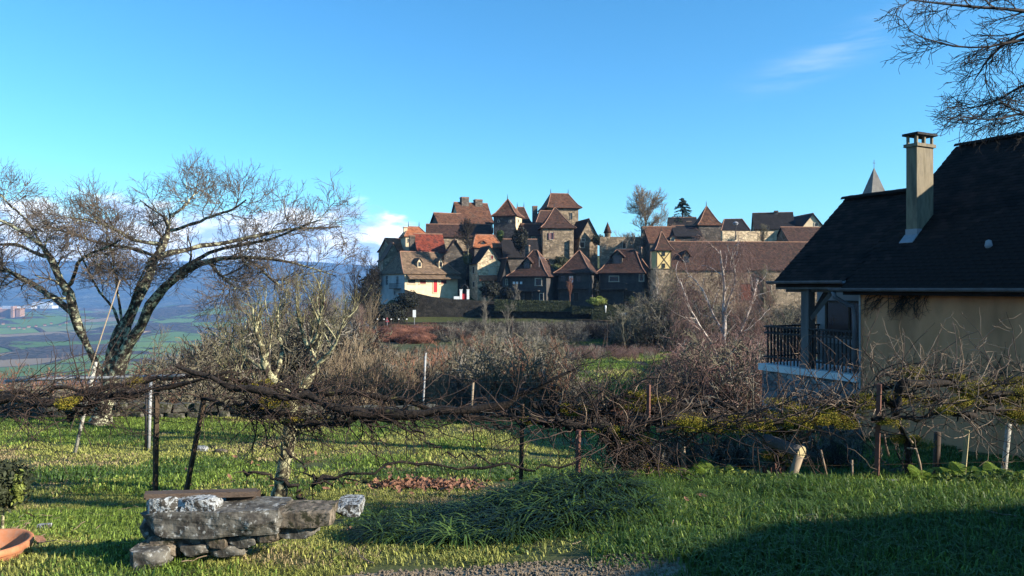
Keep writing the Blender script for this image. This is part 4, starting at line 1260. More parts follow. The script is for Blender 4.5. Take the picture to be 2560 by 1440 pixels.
# tree standing beyond the right edge, its boughs hanging into the top right corner
Y4 = 10.0
L = [px_limb(l, Y4, d) for l, d in (
    ([(3020, 1200, 70), (3010, 900, 62), (2985, 500, 56), (2960, 150, 48), (2900, -150, 36), (2860, -400, 20)], 0),
    ([(2975, 350, 36), (2850, 160, 26), (2720, 70, 18), (2600, 30, 13), (2480, 22, 9), (2380, 12, 6), (2250, -4, 3)], -.8),
    ([(2960, 150, 34), (2800, 30, 22), (2680, -20, 16), (2560, -30, 12), (2440, -40, 8), (2330, -30, 4)], .6),
    ([(2850, 160, 18), (2700, 110, 13), (2580, 90, 9), (2480, 120, 6), (2380, 118, 4), (2300, 92, 2.5)], -.4),
    ([(2850, 170, 16), (2720, 190, 12), (2620, 190, 9), (2540, 220, 6), (2485, 260, 4), (2405, 272, 2.5)], .5),
    ([(2850, 180, 16), (2740, 250, 12), (2640, 270, 9), (2560, 280, 6), (2480, 306, 4), (2396, 288, 2.5)], -.5),
    ([(2720, 70, 12), (2600, 70, 9), (2520, 100, 7), (2460, 160, 5), (2436, 200, 3)], .4),
    ([(2740, 240, 9), (2640, 290, 7), (2570, 290, 5), (2530, 270, 3)], .2),
)]
tree('overhanging_tree', 'bare tree rooted beyond the right edge with dark twigs hanging into the top corner', 'tree', L, [
    dict(per=11, length=(.4, 1.0), K=6, ang=(20, 50), start=.35, up=(-.25, 0, -.05), wob=.18, rr=.5, rmin=.007, rmax=.012),
    dict(per=7, length=(.2, .55), K=5, ang=(25, 60), start=.15, up=(-.1, 0, -.2), wob=.18, rr=.6, rmin=.005, rmax=.007),
    dict(per=4, length=(.07, .25), K=4, ang=(25, 60), start=.1, up=(-.1, 0, .05), wob=.22, rr=.7, rmin=.004, rmax=.005)],
    M['bark_dark'], M['twig_dark'], 14, trunk_levels=0)

# ------------------------------------------------------------------ instancing on points for what cannot be counted
SRC = {}
def scatter(name, label, cat, pts, rots, scls, idx, sources):
    n = len(pts)
    me = bpy.data.meshes.new(name)
    me.vertices.add(n); me.vertices.foreach_set('co', np.asarray(pts, np.float32).ravel())
    a = me.attributes.new('rot', 'FLOAT_VECTOR', 'POINT'); a.data.foreach_set('vector', np.asarray(rots, np.float32).ravel())
    a = me.attributes.new('scl', 'FLOAT', 'POINT'); a.data.foreach_set('value', np.asarray(scls, np.float32))
    a = me.attributes.new('idx', 'INT', 'POINT'); a.data.foreach_set('value', np.asarray(idx, np.int32))
    me.update()
    o = bpy.data.objects.new(name, me); COL.objects.link(o)
    c = bpy.data.collections.new(name + '_kinds')
    for i, s_ in enumerate(sources):
        so = bpy.data.objects.new('%s_kind_%02d' % (name, i), s_); c.objects.link(so)
    ng = bpy.data.node_groups.new(name + '_scatter', 'GeometryNodeTree')
    ng.interface.new_socket('Geometry', in_out='INPUT', socket_type='NodeSocketGeometry')
    ng.interface.new_socket('Geometry', in_out='OUTPUT', socket_type='NodeSocketGeometry')
    nd, lk = ng.nodes, ng.links
    gi, go = nd.new('NodeGroupInput'), nd.new('NodeGroupOutput')
    ci = nd.new('GeometryNodeCollectionInfo'); ci.inputs['Collection'].default_value = c
    ci.inputs['Separate Children'].default_value = True; ci.inputs['Reset Children'].default_value = True
    ip = nd.new('GeometryNodeInstanceOnPoints'); ip.inputs['Pick Instance'].default_value = True
    def na(nm, typ):
        q = nd.new('GeometryNodeInputNamedAttribute'); q.data_type = typ; q.inputs['Name'].default_value = nm
        return [s_ for s_ in q.outputs if s_.enabled and s_.name == 'Attribute'][0]
    e = nd.new('FunctionNodeEulerToRotation')
    lk.new(gi.outputs[0], ip.inputs['Points']); lk.new(ci.outputs[0], ip.inputs['Instance'])
    lk.new(na('rot', 'FLOAT_VECTOR'), e.inputs[0]); lk.new(e.outputs[0], ip.inputs['Rotation'])
    lk.new(na('scl', 'FLOAT'), ip.inputs['Scale']); lk.new(na('idx', 'INT'), ip.inputs['Instance Index'])
    lk.new(ip.outputs[0], go.inputs[0])
    md = o.modifiers.new('scatter', 'NODES'); md.node_group = ng
    tag(o, label, cat, kind='stuff')
    return o

def shrub_mesh(name, seed, h, m, stems=10, spread=.5, lv=(5, 4, 3), up=.6, rt=.004, r0=.015, droop=0):
    rng = np.random.default_rng(seed)
    P, R = [], []
    a = rng.uniform(0, 2 * np.pi, stems); tl = rng.uniform(.05, spread, stems)
    d = np.stack([np.cos(a) * tl, np.sin(a) * tl, np.ones(stems)], -1); d = unit(d)
    pos = np.stack([rng.normal(0, .08 * h, stems), rng.normal(0, .08 * h, stems), np.full(stems, -.1)], -1)
    pts = [pos]; K = 6
    Ls = h * rng.uniform(.55, 1.0, stems)
    for j in range(K):
        d = unit(d + rng.normal(size=d.shape) * .12 + np.array([0, 0, .05 - droop * j / K]))
        pts.append(pts[-1] + d * (Ls / K)[:, None])
    P = np.stack(pts, 1); R = r0 * np.linspace(1, .35, K + 1)[None] * rng.uniform(.6, 1.2, stems)[:, None]
    parts = [tubes(P, R, 4)]
    cur = (P, R); ln = h * .42
    for q in lv:
        cur = children(rng, cur[0], cur[1], q, (ln * .5, ln), 4, (25, 70), .15, (0, 0, up), .2, .6, rt, r0)
        parts.append(tubes(cur[0], cur[1], 3)); ln *= .55; rt *= .85
    V, Q = merge(parts)
    me = np_mesh(name, V, Q); me.materials.append(m)
    return me
def far_tree_mesh(name, seed, h, m, levels=((9, .42), (6, .22), (4, .11)), rt=.02, spread=1.0, trunkh=.3):
    rng = np.random.default_rng(seed)
    P, R = resample([(0, 0, -.5), (0, 0, h * .3), (rng.normal(0, .03) * h, 0, h * .6), (0, rng.normal(0, .04) * h, h * .92)], [h * .018, h * .014, h * .009, h * .003], 8)
    P, R = P[None], R[None]
    parts = [tubes(P, R, 5)]
    cur = (P, R)
    for i, (q, ln) in enumerate(levels):
        cur = children(rng, cur[0], cur[1], q, (ln * .6 * h * spread, ln * h * spread), 5 if i == 0 else 4, (25, 60), trunkh if i == 0 else .15, (0, 0, .35), .15, .5, rt * (.8 ** i), h * .01)
        parts.append(tubes(cur[0], cur[1], 3))
    V, Q = merge(parts)
    me = np_mesh(name, V, Q); me.materials.append(m)
    return me
def leafball_mesh(name, seed, m, n=900, r=(1, 1, 1), leaf=.12, shell=.6):
    """foliage clump: leaf-sized faces through the outer part of a lumpy volume"""
    rng = np.random.default_rng(seed)
    d = unit(rng.normal(size=(n, 3)))
    lump = 1 + .22 * np.sin(d[:, 0] * 5 + seed) * np.sin(d[:, 1] * 4 + 1) + .15 * np.sin(d[:, 2] * 7 + d[:, 0] * 6)
    rr = (shell + (1 - shell) * rng.random(n) ** .5) * lump
    c = d * rr[:, None] * np.array(r)
    nrm = unit(d + rng.normal(size=(n, 3)) * .6)
    a = unit(np.cross(nrm, rng.normal(size=(n, 3)))); b_ = np.cross(nrm, a)
    s = leaf * rng.uniform(.6, 1.3, n)[:, None]
    V = np.stack([c - a * s, c + b_ * s * .45, c + a * s, c - b_ * s * .45], 1).reshape(-1, 3)
    Q = np.arange(n * 4).reshape(-1, 4)
    me = np_mesh(name, V, Q); me.materials.append(m)
    return me
# ------------------------------------------------------------------ valley: castle, sheds, farmhouses
M['castle'] = mat('red_castle_stone', (.22, .125, .08), (.32, .19, .12), .06, kind='noise')
M['shed_white'] = mat('white_shed_metal', (.42, .43, .45), (.50, .51, .52), .05)
cs = empty('castle', tuple(W(40, 803, 3050)[:2]) + (t1(W(40, 800, 3050).x, 3050),)); tag(cs, 'red stone castle with square towers on a knoll in the far valley at left', 'castle')
cz = cs.location.z
def cb(x0, x1, y0, y1, d0, d1, nm='wall', m='castle'):
    a = W(x0, y1, 3050); b_ = W(x1, y0, 3050)
    return MB().box(a.x - cs.location.x, b_.x - cs.location.x, d0, d1, a.z - cz - 12, b_.z - cz).build(nm, M[m], cs)
cb(-30, 70, 793, 812, -30, 60); cb(43, 49, 765, 800, -40, -15, 'tower'); cb(52, 62, 770, 800, -30, 0, 'tower'); cb(-8, 4, 769, 800, -30, 0, 'tower'); cb(4, 36, 772, 800, -10, 20); cb(36, 41, 774, 800, -20, 20)
cb(74, 104, 797, 806, -20, 10)
for i, (x0, x1, y0, y1, Y) in enumerate(((80, 118, 757, 761, 4600), (100, 130, 764, 768, 4300), (0, 36, 767, 769, 4700), (56, 78, 766, 769, 4800), (150, 172, 764, 767, 5000))):
    a = W(x0, y1, Y); b_ = W(x1, y0, Y)
    o = MB().box(0, b_.x - a.x, 0, 60, -8, b_.z - a.z).poly([(-2, -2, b_.z - a.z), (b_.x - a.x + 2, -2, b_.z - a.z), (b_.x - a.x + 2, 30, b_.z - a.z + 5), (-2, 30, b_.z - a.z + 5), (-2, 62, b_.z - a.z), (b_.x - a.x + 2, 62, b_.z - a.z)], [(0, 1, 2, 3), (3, 2, 5, 4)]).build('warehouse', M['shed_white'], None, loc=a)
    tag(o, ('longest white warehouse right of the castle', 'white warehouse just below the longest one', 'white warehouse behind the castle, far left edge', 'white warehouse right behind the castle tower', 'smallest white warehouse, rightmost in the valley')[i], 'warehouse', 'white warehouses in the valley')
rng = np.random.default_rng(5)
def farm(px, Y, w, lab, m='castle'):
    x = (px - 1280) / F * Y; z = t1(x, Y)
    r = empty('farmhouse', (x, Y, z), .4); tag(r, lab, 'farmhouse', 'farmhouses in the valley')
    MB().box(-w / 2, w / 2, -4, 4, -3, 4).build('wall', M[m], r)
    rb = MB(); gable_roof(rb, 0, 0, w, 5, 4, 3, 'x', oh=.5); rb.build('roof', M['roof_brown'], r)
farm(368, 2300, 20, 'cream farmhouse alone before the dark wood, seen through the big tree', 'plaster_cream')
for i, (px, Y, w) in enumerate(((8, 2750, 16), (22, 2700, 14), (34, 2620, 22), (48, 2680, 14), (60, 2600, 14), (72, 2720, 18), (90, 2760, 14), (112, 2820, 16), (128, 2900, 14), (150, 2880, 14), (166, 2950, 16))):
    farm(px, Y, w * .55, ['red roofed hamlet house below the castle, %s' % s_ for s_ in ('first from the left edge', 'second from the left edge', 'the widest of the row', 'small one right of the widest', 'lowest one under the tower', 'one under the right tower', 'one under the low wing', 'one right of the castle wing', 'one beyond the castle wing', 'last but one towards the trees', 'last one towards the trees')][i])

# ------------------------------------------------------------------ evergreen and hedge masses by the village
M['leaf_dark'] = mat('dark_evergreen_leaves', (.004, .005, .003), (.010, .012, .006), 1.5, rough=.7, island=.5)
M['leaf_green'] = mat('green_leaves', (.04, .075, .015), (.08, .12, .03), 1.5, rough=.6, island=.4)
M['leaf_hedge'] = mat('clipped_hedge_leaves', (.018, .024, .010), (.035, .042, .016), 1.0, rough=.7, island=.4)
M['leaf_yellow'] = mat('yellow_green_leaves', (.14, .17, .03), (.20, .23, .05), 1.5, rough=.6, island=.3, trans=.2)
M['leaf_cedar'] = mat('cedar_needles', (.02, .038, .028), (.035, .06, .045), 1.5, rough=.8, island=.4)
M['leaf_dry'] = mat('dry_brown_leaves', (.11, .048, .03), (.25, .13, .08), 8, rough=.8, island=.5)
M['leaf_ivy'] = mat('ivy_leaves', (.05, .06, .02), (.10, .11, .035), 1.5, rough=.6, island=.5)
def bush(name, label, cat, px, py, Y, rx, rz, m, ry=None, n=1500, leaf=None, seed=None, group=None):
    """lumpy foliage body centred on px,py with radii in pixels"""
    c = W(px, py, Y); k = Y / F
    seed = seed if seed is not None else int(px) % 97
    me = leafball_mesh(name, seed, M[m], n, (rx * k, (ry or rx) * k, rz * k), leaf or .14 * math.sqrt(rx * rz) * k * 1.1 / math.sqrt(n / 900), .55)
    core = MB().lathe([(0.001, -.75), (.55, -.55), (.72, 0), (.55, .5), (.001, .72)], 10)
    root = link(name, me, None, [], c)
    cb_ = core; vs = [(v[0] * rx * k, v[1] * (ry or rx) * k, v[2] * rz * k) for v in core.v]; core.v = vs
    core.build('inner_branches', M[m], root)
    tag(root, label, cat, group)
    return root
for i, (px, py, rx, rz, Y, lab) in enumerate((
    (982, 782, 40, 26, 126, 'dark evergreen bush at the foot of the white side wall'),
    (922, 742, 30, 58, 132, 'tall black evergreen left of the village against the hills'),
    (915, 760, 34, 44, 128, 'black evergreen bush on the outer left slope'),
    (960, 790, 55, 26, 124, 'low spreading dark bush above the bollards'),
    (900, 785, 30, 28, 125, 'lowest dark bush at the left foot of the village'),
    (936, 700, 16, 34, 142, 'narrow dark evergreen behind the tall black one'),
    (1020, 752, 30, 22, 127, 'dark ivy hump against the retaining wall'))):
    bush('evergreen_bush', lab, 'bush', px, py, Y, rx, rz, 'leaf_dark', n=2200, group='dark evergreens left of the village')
bush('evergreen_tree', 'dark evergreen in the shade above the dormered brown roof', 'tree', 1300, 600, 141, 20, 34, 'leaf_dark')
bush('evergreen_tree', 'green bushy conifer in front of the bright-sided tower', 'tree', 1250, 590, 143, 9, 14, 'leaf_green')
bush('evergreen_tree', 'dark green bush behind the stone gable right of the keep', 'tree', 1496, 601, 149, 20, 13, 'leaf_hedge')
bush('evergreen_bush', 'ivy clump at the right foot of the stone tower house', 'bush', 1402, 655, 143, 18, 16, 'leaf_hedge')
bush('evergreen_bush', 'green shrub on the bank left of the pyramid roof', 'bush', 1388, 672, 140, 16, 12, 'leaf_ivy')
bush('ball_shrub', 'rounded yellow-green clipped shrub behind the hedges', 'shrub', 1493, 753, 126.5, 24, 11, 'leaf_yellow')
bush('ball_shrub', 'square dark clipped shrub right of the yellow-green one', 'shrub', 1575, 753, 126.5, 14, 13, 'leaf_hedge')
bush('evergreen_bush', 'lichen green shrub on top of the retaining corner beside the cream gable', 'bush', 1168, 648, 139, 12, 14, 'leaf_ivy')
bush('dark_shrub', 'black bush under the cream gabled house', 'shrub', 1225, 725, 133.5, 26, 22, 'leaf_dark')
bush('dark_shrub', 'black bush between the cream gable and the balconies', 'shrub', 1264, 735, 130, 16, 18, 'leaf_dark')
bush('dark_shrub', 'dark shrub between the pyramid roof house and the open dormer house', 'shrub', 1489, 728, 129.5, 9, 26, 'leaf_dark')

def hedge(label, pts, Y, th, ybot, m='leaf_hedge', seed=1):
    """clipped hedge: a body with leaf faces all over its top and front"""
    rngh = np.random.default_rng(seed)
    o = slab('clipped_hedge', label, [(a, b_ + 1.5) for a, b_ in pts], Y, Y + th, m, 'hedge', ybot=ybot)
    x0, x1 = pts[0][0], pts[-1][0]; k = Y / F
    n = int((x1 - x0) * (ybot - pts[0][1]) * .9) + 300
    px = rngh.uniform(x0, x1, n); f = np.interp(px, [p[0] for p in pts], [p[1] for p in pts])
    onTop = rngh.random(n) < .45
    py = np.where(onTop, f, rngh.uniform(f, ybot, n))
    dy = np.where(onTop, rngh.uniform(0, th, n), rngh.uniform(-.06, .04, n))
    c = np.stack([(px - 1280) * k, Y + dy, CZ - (py - 720) * k + rngh.normal(0, .04, n)], -1)
    a = unit(rngh.normal(size=(n, 3))); b_ = unit(np.cross(a, rngh.normal(size=(n, 3)))); s = .09 * rngh.uniform(.6, 1.4, n)[:, None]
    V = np.stack([c - a * s, c + b_ * s * .6, c + a * s, c - b_ * s * .6], 1).reshape(-1, 3)
    link('leaves', np_mesh('leaves', V, np.arange(4 * n).reshape(-1, 4)), o, [M[m]])['kind'] = 'stuff'
hedge('long flat-topped clipped hedge above the road, below the dormered houses', [(1236, 750), (1330, 752), (1426, 754)], 127, 1.4, 778)
hedge('low brownish clipped hedge right of the long one', [(1430, 765), (1478, 768)], 126, 1.2, 785, seed=2)
hedge('pale topped clipped hedge below the yellow-green round shrub', [(1482, 763), (1564, 763)], 126, 1.2, 778, seed=3)
hedge('lowest dark clipped hedge beside the road', [(1480, 775), (1550, 774)], 124, 1.2, 800, seed=4)

M['mound_red'] = mat('red_brown_clipped_twigs', (.10, .042, .030), (.17, .075, .05), .7, rough=.95, island=.12)
for i, (px, py, rx, rz, Y, lab) in enumerate((
    (1045, 829, 72, 14, 104, 'longest red-brown rounded hedge mound below the road'),
    (985, 833, 58, 15, 100, 'dense red-brown mound left of the longest one'),
    (1040, 850, 52, 16, 92, 'rounded purplish hedge mound in the front row'),
    (960, 853, 46, 15, 94, 'left mound of the front row, brown and round'),
    (905, 838, 34, 14, 98, 'small red-brown mound under the dark evergreens'),
    (1120, 838, 46, 13, 100, 'orange-brown mound at the right end of the row'),
    (880, 855, 30, 14, 92, 'lowest left reddish mound beside the fruit tree'))):
    bush('hedge_mound', lab, 'hedge', px, py - 3, Y, rx, rz * 1.2, 'mound_red', ry=rx * .9, n=12000, leaf=.06, group='red-brown hedge mounds below the road')

# cedar on the skyline
rng = np.random.default_rng(3)
c = W(1706, 552, 156)
cedar = empty('cedar_tree', c); tag(cedar, 'dark blue-green cedar with drooping tiers on the skyline', 'tree')
MB().tube([(0, 0, -4), (0, 0, 4.9)], [.3, .04], 6).build('trunk', M['bark_dark'], cedar)
pts = []
for k in range(80):
    h = rng.uniform(-.5, 4.7); Lb = (4.9 - h) * .62 + .3; a = rng.uniform(0, 6.28)
    n = 110; t = rng.random(n) ** .7
    q = np.stack([np.cos(a) * t * Lb, np.sin(a) * t * Lb, h + .25 * t * Lb - .40 * t ** 2 * Lb], -1) + rng.normal(0, .11, (n, 3)) * np.array([1, 1, .35])
    pts.append(q)
c_ = np.vstack(pts); n = len(c_)
a = unit(rng.normal(size=(n, 3)) * np.array([1, 1, .3])); b_ = unit(np.cross(a, rng.normal(size=(n, 3)))); s = .15
V = np.stack([c_ - a * s, c_ + b_ * s * .4, c_ + a * s, c_ - b_ * s * .4], 1).reshape(-1, 3)
link('crown', np_mesh('crown', V, np.arange(4 * n).reshape(-1, 4)), cedar, [M['leaf_cedar']])

# bare trees that stand out one by one
def bare(label, px, ybase, Y, htop, m='twig_grey', seed=1, lv=((12, .5), (8, .26), (5, .13)), th=.25, rt=.022, barkm=None, name='bare_tree', spread=1.0, ang=(20, 55), up1=.5):
    p = W(px, ybase, Y); h = (ybase - htop) / F * Y
    rngb = np.random.default_rng(seed)
    root = empty(name, p); tag(root, label, 'tree')
    P, R = resample([(0, 0, -1.0), (0, 0, h * .25), (rngb.normal(0, .03) * h, 0, h * .55), (rngb.normal(0, .04) * h, rngb.normal(0, .03) * h, h * .9)], [h * .022, h * .018, h * .011, h * .004], 9)
    P, R = P[None], R[None]
    C1 = children(rngb, P, R, lv[0][0], (lv[0][1] * .6 * h * spread, lv[0][1] * h * spread), 6, ang, th, (0, 0, up1), .12, .5, rt, h * .012)
    V, Q = merge([tubes(P, R, 6), tubes(C1[0], C1[1], 4)]); add_mesh('trunk', V, Q, M[barkm or m], root)
    cur = C1; parts = []
    for q, ln in lv[1:]:
        cur = children(rngb, cur[0], cur[1], q, (ln * .5 * h * spread, ln * h * spread), 4, (20, 55), .15, (0, 0, .4), .16, .6, rt * .7, h * .006)
        parts.append(tubes(cur[0], cur[1], 3))
    V, Q = merge(parts); add_mesh('crown', V, Q, M[m], root)
    return root
bare('large round-crowned bare tree against the sky right of the keep', 1614, 605, 152, 492, 'twig_beige', 33, ((34, .72), (12, .32), (6, .16)), .08, .045, spread=1.02, ang=(25, 85), up1=.12)
bare('bare tree with greenish trunk among the village roofs', 1170, 644, 138, 566, 'twig_dark', 4, ((20, .62), (10, .3), (5, .14)), .3, .05, 'twig_olive', ang=(25, 65), up1=.3)
bare('pinkish pruned vine tree hanging on the balcony of the pyramid roof house', 1425, 742, 129, 704, 'twig_red', 5, ((16, .8), (8, .3), (4, .15)), .3, .02)
bare('bare bush before the dormered brown roof house', 1288, 760, 128.5, 722, 'twig_grey', 6, ((12, .7), (8, .4), (5, .2)), .1, .02)
bare('grey bare bush on the beige courtyard wall', 1910, 610, 138, 572, 'twig_olive', 7, ((24, .8), (8, .4), (3, .2)), .05, .03)
bare('greenish bare tree in front of the barn buttress', 1925, 800, 112, 690, 'twig_olive', 8, ((18, .55), (9, .3), (5, .15)), .15, .02)
bare('slender bare tree standing in the thicket below the long hedge', 1215, 842, 70, 758, 'twig_grey', 9, ((12, .6), (7, .3), (4, .15)), .2, .012)
bare('second slender bare tree in the thicket with a pale trunk', 1272, 850, 66, 772, 'twig_grey', 10, ((12, .6), (7, .3), (4, .15)), .2, .012)
bare('forked bare tree with a whitish top just left of the timbered tower base', 1640, 800, 98, 690, 'twig_grey', 21, ((14, .55), (9, .3), (5, .15)), .15, .018, 'bark_birch')
bare('grey lichened tree filling the space left of the birch', 1690, 850, 82, 700, 'twig_olive', 22, ((18, .55), (10, .3), (5, .15)), .12, .016)
bare('dark leaning tree left of the village against the blue hills', 885, 830, 105, 672, 'twig_dark', 23, ((16, .5), (9, .28), (5, .14)), .25, .02)
bare('thin dark tree at the outer left edge of the village bushes', 925, 800, 118, 640, 'twig_dark', 24, ((16, .4), (9, .22), (5, .12)), .25, .02)
bare('dark bare tree rising behind the fruit tree', 800, 900, 60, 690, 'twig_dark', 25, ((14, .5), (9, .28), (5, .14)), .2, .013)
bare('brown bare tree at the left shoulder of the middle thicket', 610, 900, 52, 722, 'twig_olive', 26, ((16, .5), (9, .28), (5, .14)), .18, .012)
bare('brown bare tree in the centre of the middle thicket', 700, 910, 48, 712, 'twig_olive', 27, ((16, .5), (9, .28), (5, .14)), .18, .012)
bare('tall beige whippy shrub right of the fruit tree', 905, 990, 30, 800, 'twig_beige', 28, ((20, .8), (6, .4), (4, .2)), .03, .008)
for i, (px, w) in enumerate(((1566, 1), (1584, 1), (1602, 1))):
    bare('pollarded bare tree before the terrace wall, %s' % ('left of three', 'middle of three', 'right of three')[i], px, 626, 142, 590, 'twig_grey', 30 + i, ((14, .6), (6, .3), (3, .15)), .4, .03)
bush('young_spruce', 'small dark green conifer in the scrub, centre of the picture', 'tree', 1312, 915, 38, 18, 36, 'leaf_green', n=2000, leaf=.05)

# ------------------------------------------------------------------ thickets (nobody could count their stems)
rng = np.random.default_rng(77)
KINDS_ = {}
for nm, m, kw in (('grey', 'twig_grey', dict(up=.1, spread=1.3, stems=6, lv=(5, 4, 2), rt=.006, r0=.013)), ('beige', 'twig_beige', dict(up=1.0, spread=.35, stems=16)), ('olive', 'twig_olive', dict(up=.1, spread=1.2, stems=7, lv=(5, 4, 2), rt=.0055, r0=.013)),
                  ('pink', 'twig_pink', dict(up=.1, spread=.9, droop=.25)), ('dark', 'twig_dark', dict(up=.1, spread=1.2)), ('red', 'twig_red', dict(up=.6, spread=.6))):
    KINDS_[nm] = [shrub_mesh('%s_shrub_%d' % (nm, q), 100 + q + sum(map(ord, nm)), 1.0, M[m], **{**dict(rt=.0035, r0=.010), **kw}) for q in range(3)]
TREES_ = [far_tree_mesh('bare_%d' % q, 200 + q, 1.0, M[m], ((10, .42), (7, .22), (5, .12)), .0022) for q, m in enumerate(('twig_grey', 'twig_olive', 'twig_dark', 'twig_pink'))]
def place(name, label, n, ylim, plim, top, kinds, hmin=.6, hvar=(.55, 1.0), cond=None, hmax=99, cat='thicket', seed=1, ground=None):
    """shrubs spread over the ground; their height follows the skyline of the thicket"""
    rg = np.random.default_rng(seed)
    Y = ylim[0] * (ylim[1] / ylim[0]) ** rg.random(n)
    px = rg.uniform(plim[0], plim[1], n)
    x = (px - 1280) / F * Y
    z = T(x, Y)
    tl = CZ - (np.interp(px, [t[0] for t in top], [t[1] for t in top]) - 720) / F * Y
    h = np.minimum((tl - z) * rg.uniform(hvar[0], hvar[1], n), hmax)
    ok = h > hmin
    if cond is not None:
        ok &= cond(px, Y, x)
    x, Y, z, h = x[ok], Y[ok], z[ok], h[ok]; m = len(x)
    if not m:
        return
    rot = np.stack([rg.normal(0, .08, m), rg.normal(0, .08, m), rg.uniform(0, 6.28, m)], -1)
    scatter(name, label, cat, np.stack([x, Y, z - .03], -1), rot, h, rg.integers(0, len(kinds), m), kinds)
top_main = [(-200, 905), (300, 915), (430, 905), (500, 830), (560, 770), (640, 735), (800, 735), (870, 770), (900, 830), (1000, 868), (1130, 850), (1200, 815), (1380, 815), (1430, 850), (1560, 870), (1600, 800), (1640, 760), (1700, 760), (1760, 850), (1950, 850), (2100, 900)]
nof = lambda px, Y, x: ~((px > 1395) & (px < 1700) & (Y < 70))
place('brown_scrub', 'brown and olive scrub crowding the slope behind the left lawn edge', 300, (20, 42), (-150, 560), top_main, KINDS_['olive'] + KINDS_['grey'] + KINDS_['red'][:1], hmax=3.2, seed=1)
place('middle_thicket', 'tall grey-brown thicket behind the lichened fruit tree', 420, (26, 62), (470, 900), [(470, 850), (560, 790), (640, 750), (800, 755), (900, 850)], KINDS_['olive'] + KINDS_['grey'] + KINDS_['dark'], hmax=6, seed=2)
place('grey_thicket', 'tangled grey and whitish scrub filling the centre of the view', 620, (22, 95), (900, 1420), top_main, KINDS_['grey'] * 2 + KINDS_['olive'][:2] + KINDS_['dark'][:2] + KINDS_['red'][:1], seed=3, cond=nof, hmax=3.6)
place('beige_canes', 'golden beige upright canes right of the fruit tree', 170, (20, 42), (820, 1120), [(820, 900), (900, 850), (1000, 870), (1120, 900)], KINDS_['beige'], seed=4, hmax=3.4)
place('pink_canes', 'rows of pinkish upright shoots above the green field', 260, (62, 92), (1330, 1640), [(1330, 850), (1640, 855)], KINDS_['pink'] + KINDS_['grey'][:1], seed=5, hmin=.4, hmax=2.2)
place('purple_scrub', 'dense purplish scrub around the foot of the pale birch', 230, (26, 60), (1680, 1930), [(1680, 900), (1720, 830), (1800, 800), (1900, 800), (1940, 850)], KINDS_['pink'] + KINDS_['grey'][:1] + KINDS_['olive'][:1], seed=6, hmax=4.5)
place('dark_scrub', 'dark grey-green scrub below the barn wall', 420, (72, 120), (1540, 2120), [(1540, 800), (1600, 730), (1700, 700), (1760, 745), (1900, 760), (2100, 740)], KINDS_['olive'] + KINDS_['dark'] + KINDS_['grey'], seed=7, hmax=7)
place('road_scrub', 'fringe of bare twigs along the road wall', 420, (92, 120), (1060, 1600), [(1060, 815), (1150, 790), (1560, 796)], KINDS_['grey'] + KINDS_['dark'], seed=8, hmax=3)
place('field_scrub', 'low bushes dotted along the edge of the green field', 150, (24, 40), (1350, 1720), [(1350, 950), (1420, 975), (1600, 985), (1720, 950)], KINDS_['grey'] + KINDS_['red'][:1] + KINDS_['dark'][:1], seed=9, hmin=.4)
place('slope_wood', 'bare wood climbing the slope left of the village', 520, (70, 260), (380, 900), [(380, 860), (480, 800), (560, 760), (700, 735), (850, 735), (900, 760)], TREES_, hmin=3, hmax=13, seed=10, cat='wood')
place('valley_wood', 'bare woods spread over the lower slopes of the valley', 1500, (260, 1500), (-100, 900), [(-100, 885), (300, 870), (400, 800), (900, 790)], TREES_, hmin=4, hmax=13, hvar=(.5, 1), seed=11, cat='wood', cond=lambda px, Y, x: fbm(x * .004 + 3, Y * .004, 3, 8) > -.02)
place('shade_scrub', 'dark bushes and dead stems in the shade between the near house and the trellis', 110, (11.5, 17), (1560, 2150), [(1560, 1060), (2150, 1040)], KINDS_['dark'] + KINDS_['grey'][:1], seed=12, hmin=.2, hmax=1.2)

# ------------------------------------------------------------------ grass
def grass_mesh(name, seed, m, size=.42, n=330, h=(.03, .075), w=.004, bend=1.5):
    rg = np.random.default_rng(seed)
    x = rg.uniform(-size / 2, size / 2, n); y = rg.uniform(-size / 2, size / 2, n)
    a = rg.uniform(0, 2 * np.pi, n); hh = rg.uniform(h[0], h[1], n); ww = w * rg.uniform(.6, 1.3, n)
    lean = rg.uniform(.1, bend, n)
    dx, dy = np.cos(a), np.sin(a); sx, sy = -dy, dx
    b0 = np.stack([x, y, np.full(n, -.01)], -1)
    mid = b0 + np.stack([dx * hh * lean * .35, dy * hh * lean * .35, hh * .6], -1)
    tip = b0 + np.stack([dx * hh * lean, dy * hh * lean, hh * (1 - lean * .45)], -1)
    sd_ = np.stack([sx, sy, np.zeros(n)], -1) * ww[:, None]
    V = np.stack([b0 - sd_, b0 + sd_, mid + sd_ * .7, mid - sd_ * .7, tip], 1).reshape(-1, 3)
    i = np.arange(n) * 5
    me = np_mesh(name, V, [np.stack([i, i + 1, i + 2, i + 3], -1), np.stack([i + 3, i + 2, i + 4], -1)])
    me.materials.append(m)
    return me
M['grass_a'] = mat('green_grass', (.13, .20, .030), (.20, .27, .05), 2, rough=.6, island=.65, trans=.35)
M['grass_b'] = mat('yellowing_grass', (.25, .27, .06), (.33, .33, .09), 2, rough=.65, island=.6, trans=.3)
M['grass_c'] = mat('dry_grass', (.26, .20, .10), (.34, .27, .14), 2, rough=.7, island=.35, trans=.2)
M['grass_d'] = mat('dark_green_grass', (.05, .10, .018), (.085, .145, .028), 2, rough=.5, island=.4, trans=.3)  # its low colour also deepens the shadow wedge at lower right
gk = [grass_mesh('turf_%d' % q, 300 + q, M[m], n=n, h=h) for q, (m, n, h) in enumerate((('grass_a', 330, (.03, .08)), ('grass_a', 330, (.03, .10)), ('grass_b', 300, (.03, .07)), ('grass_b', 300, (.02, .06)), ('grass_c', 200, (.02, .06)), ('grass_d', 300, (.05, .13))))]
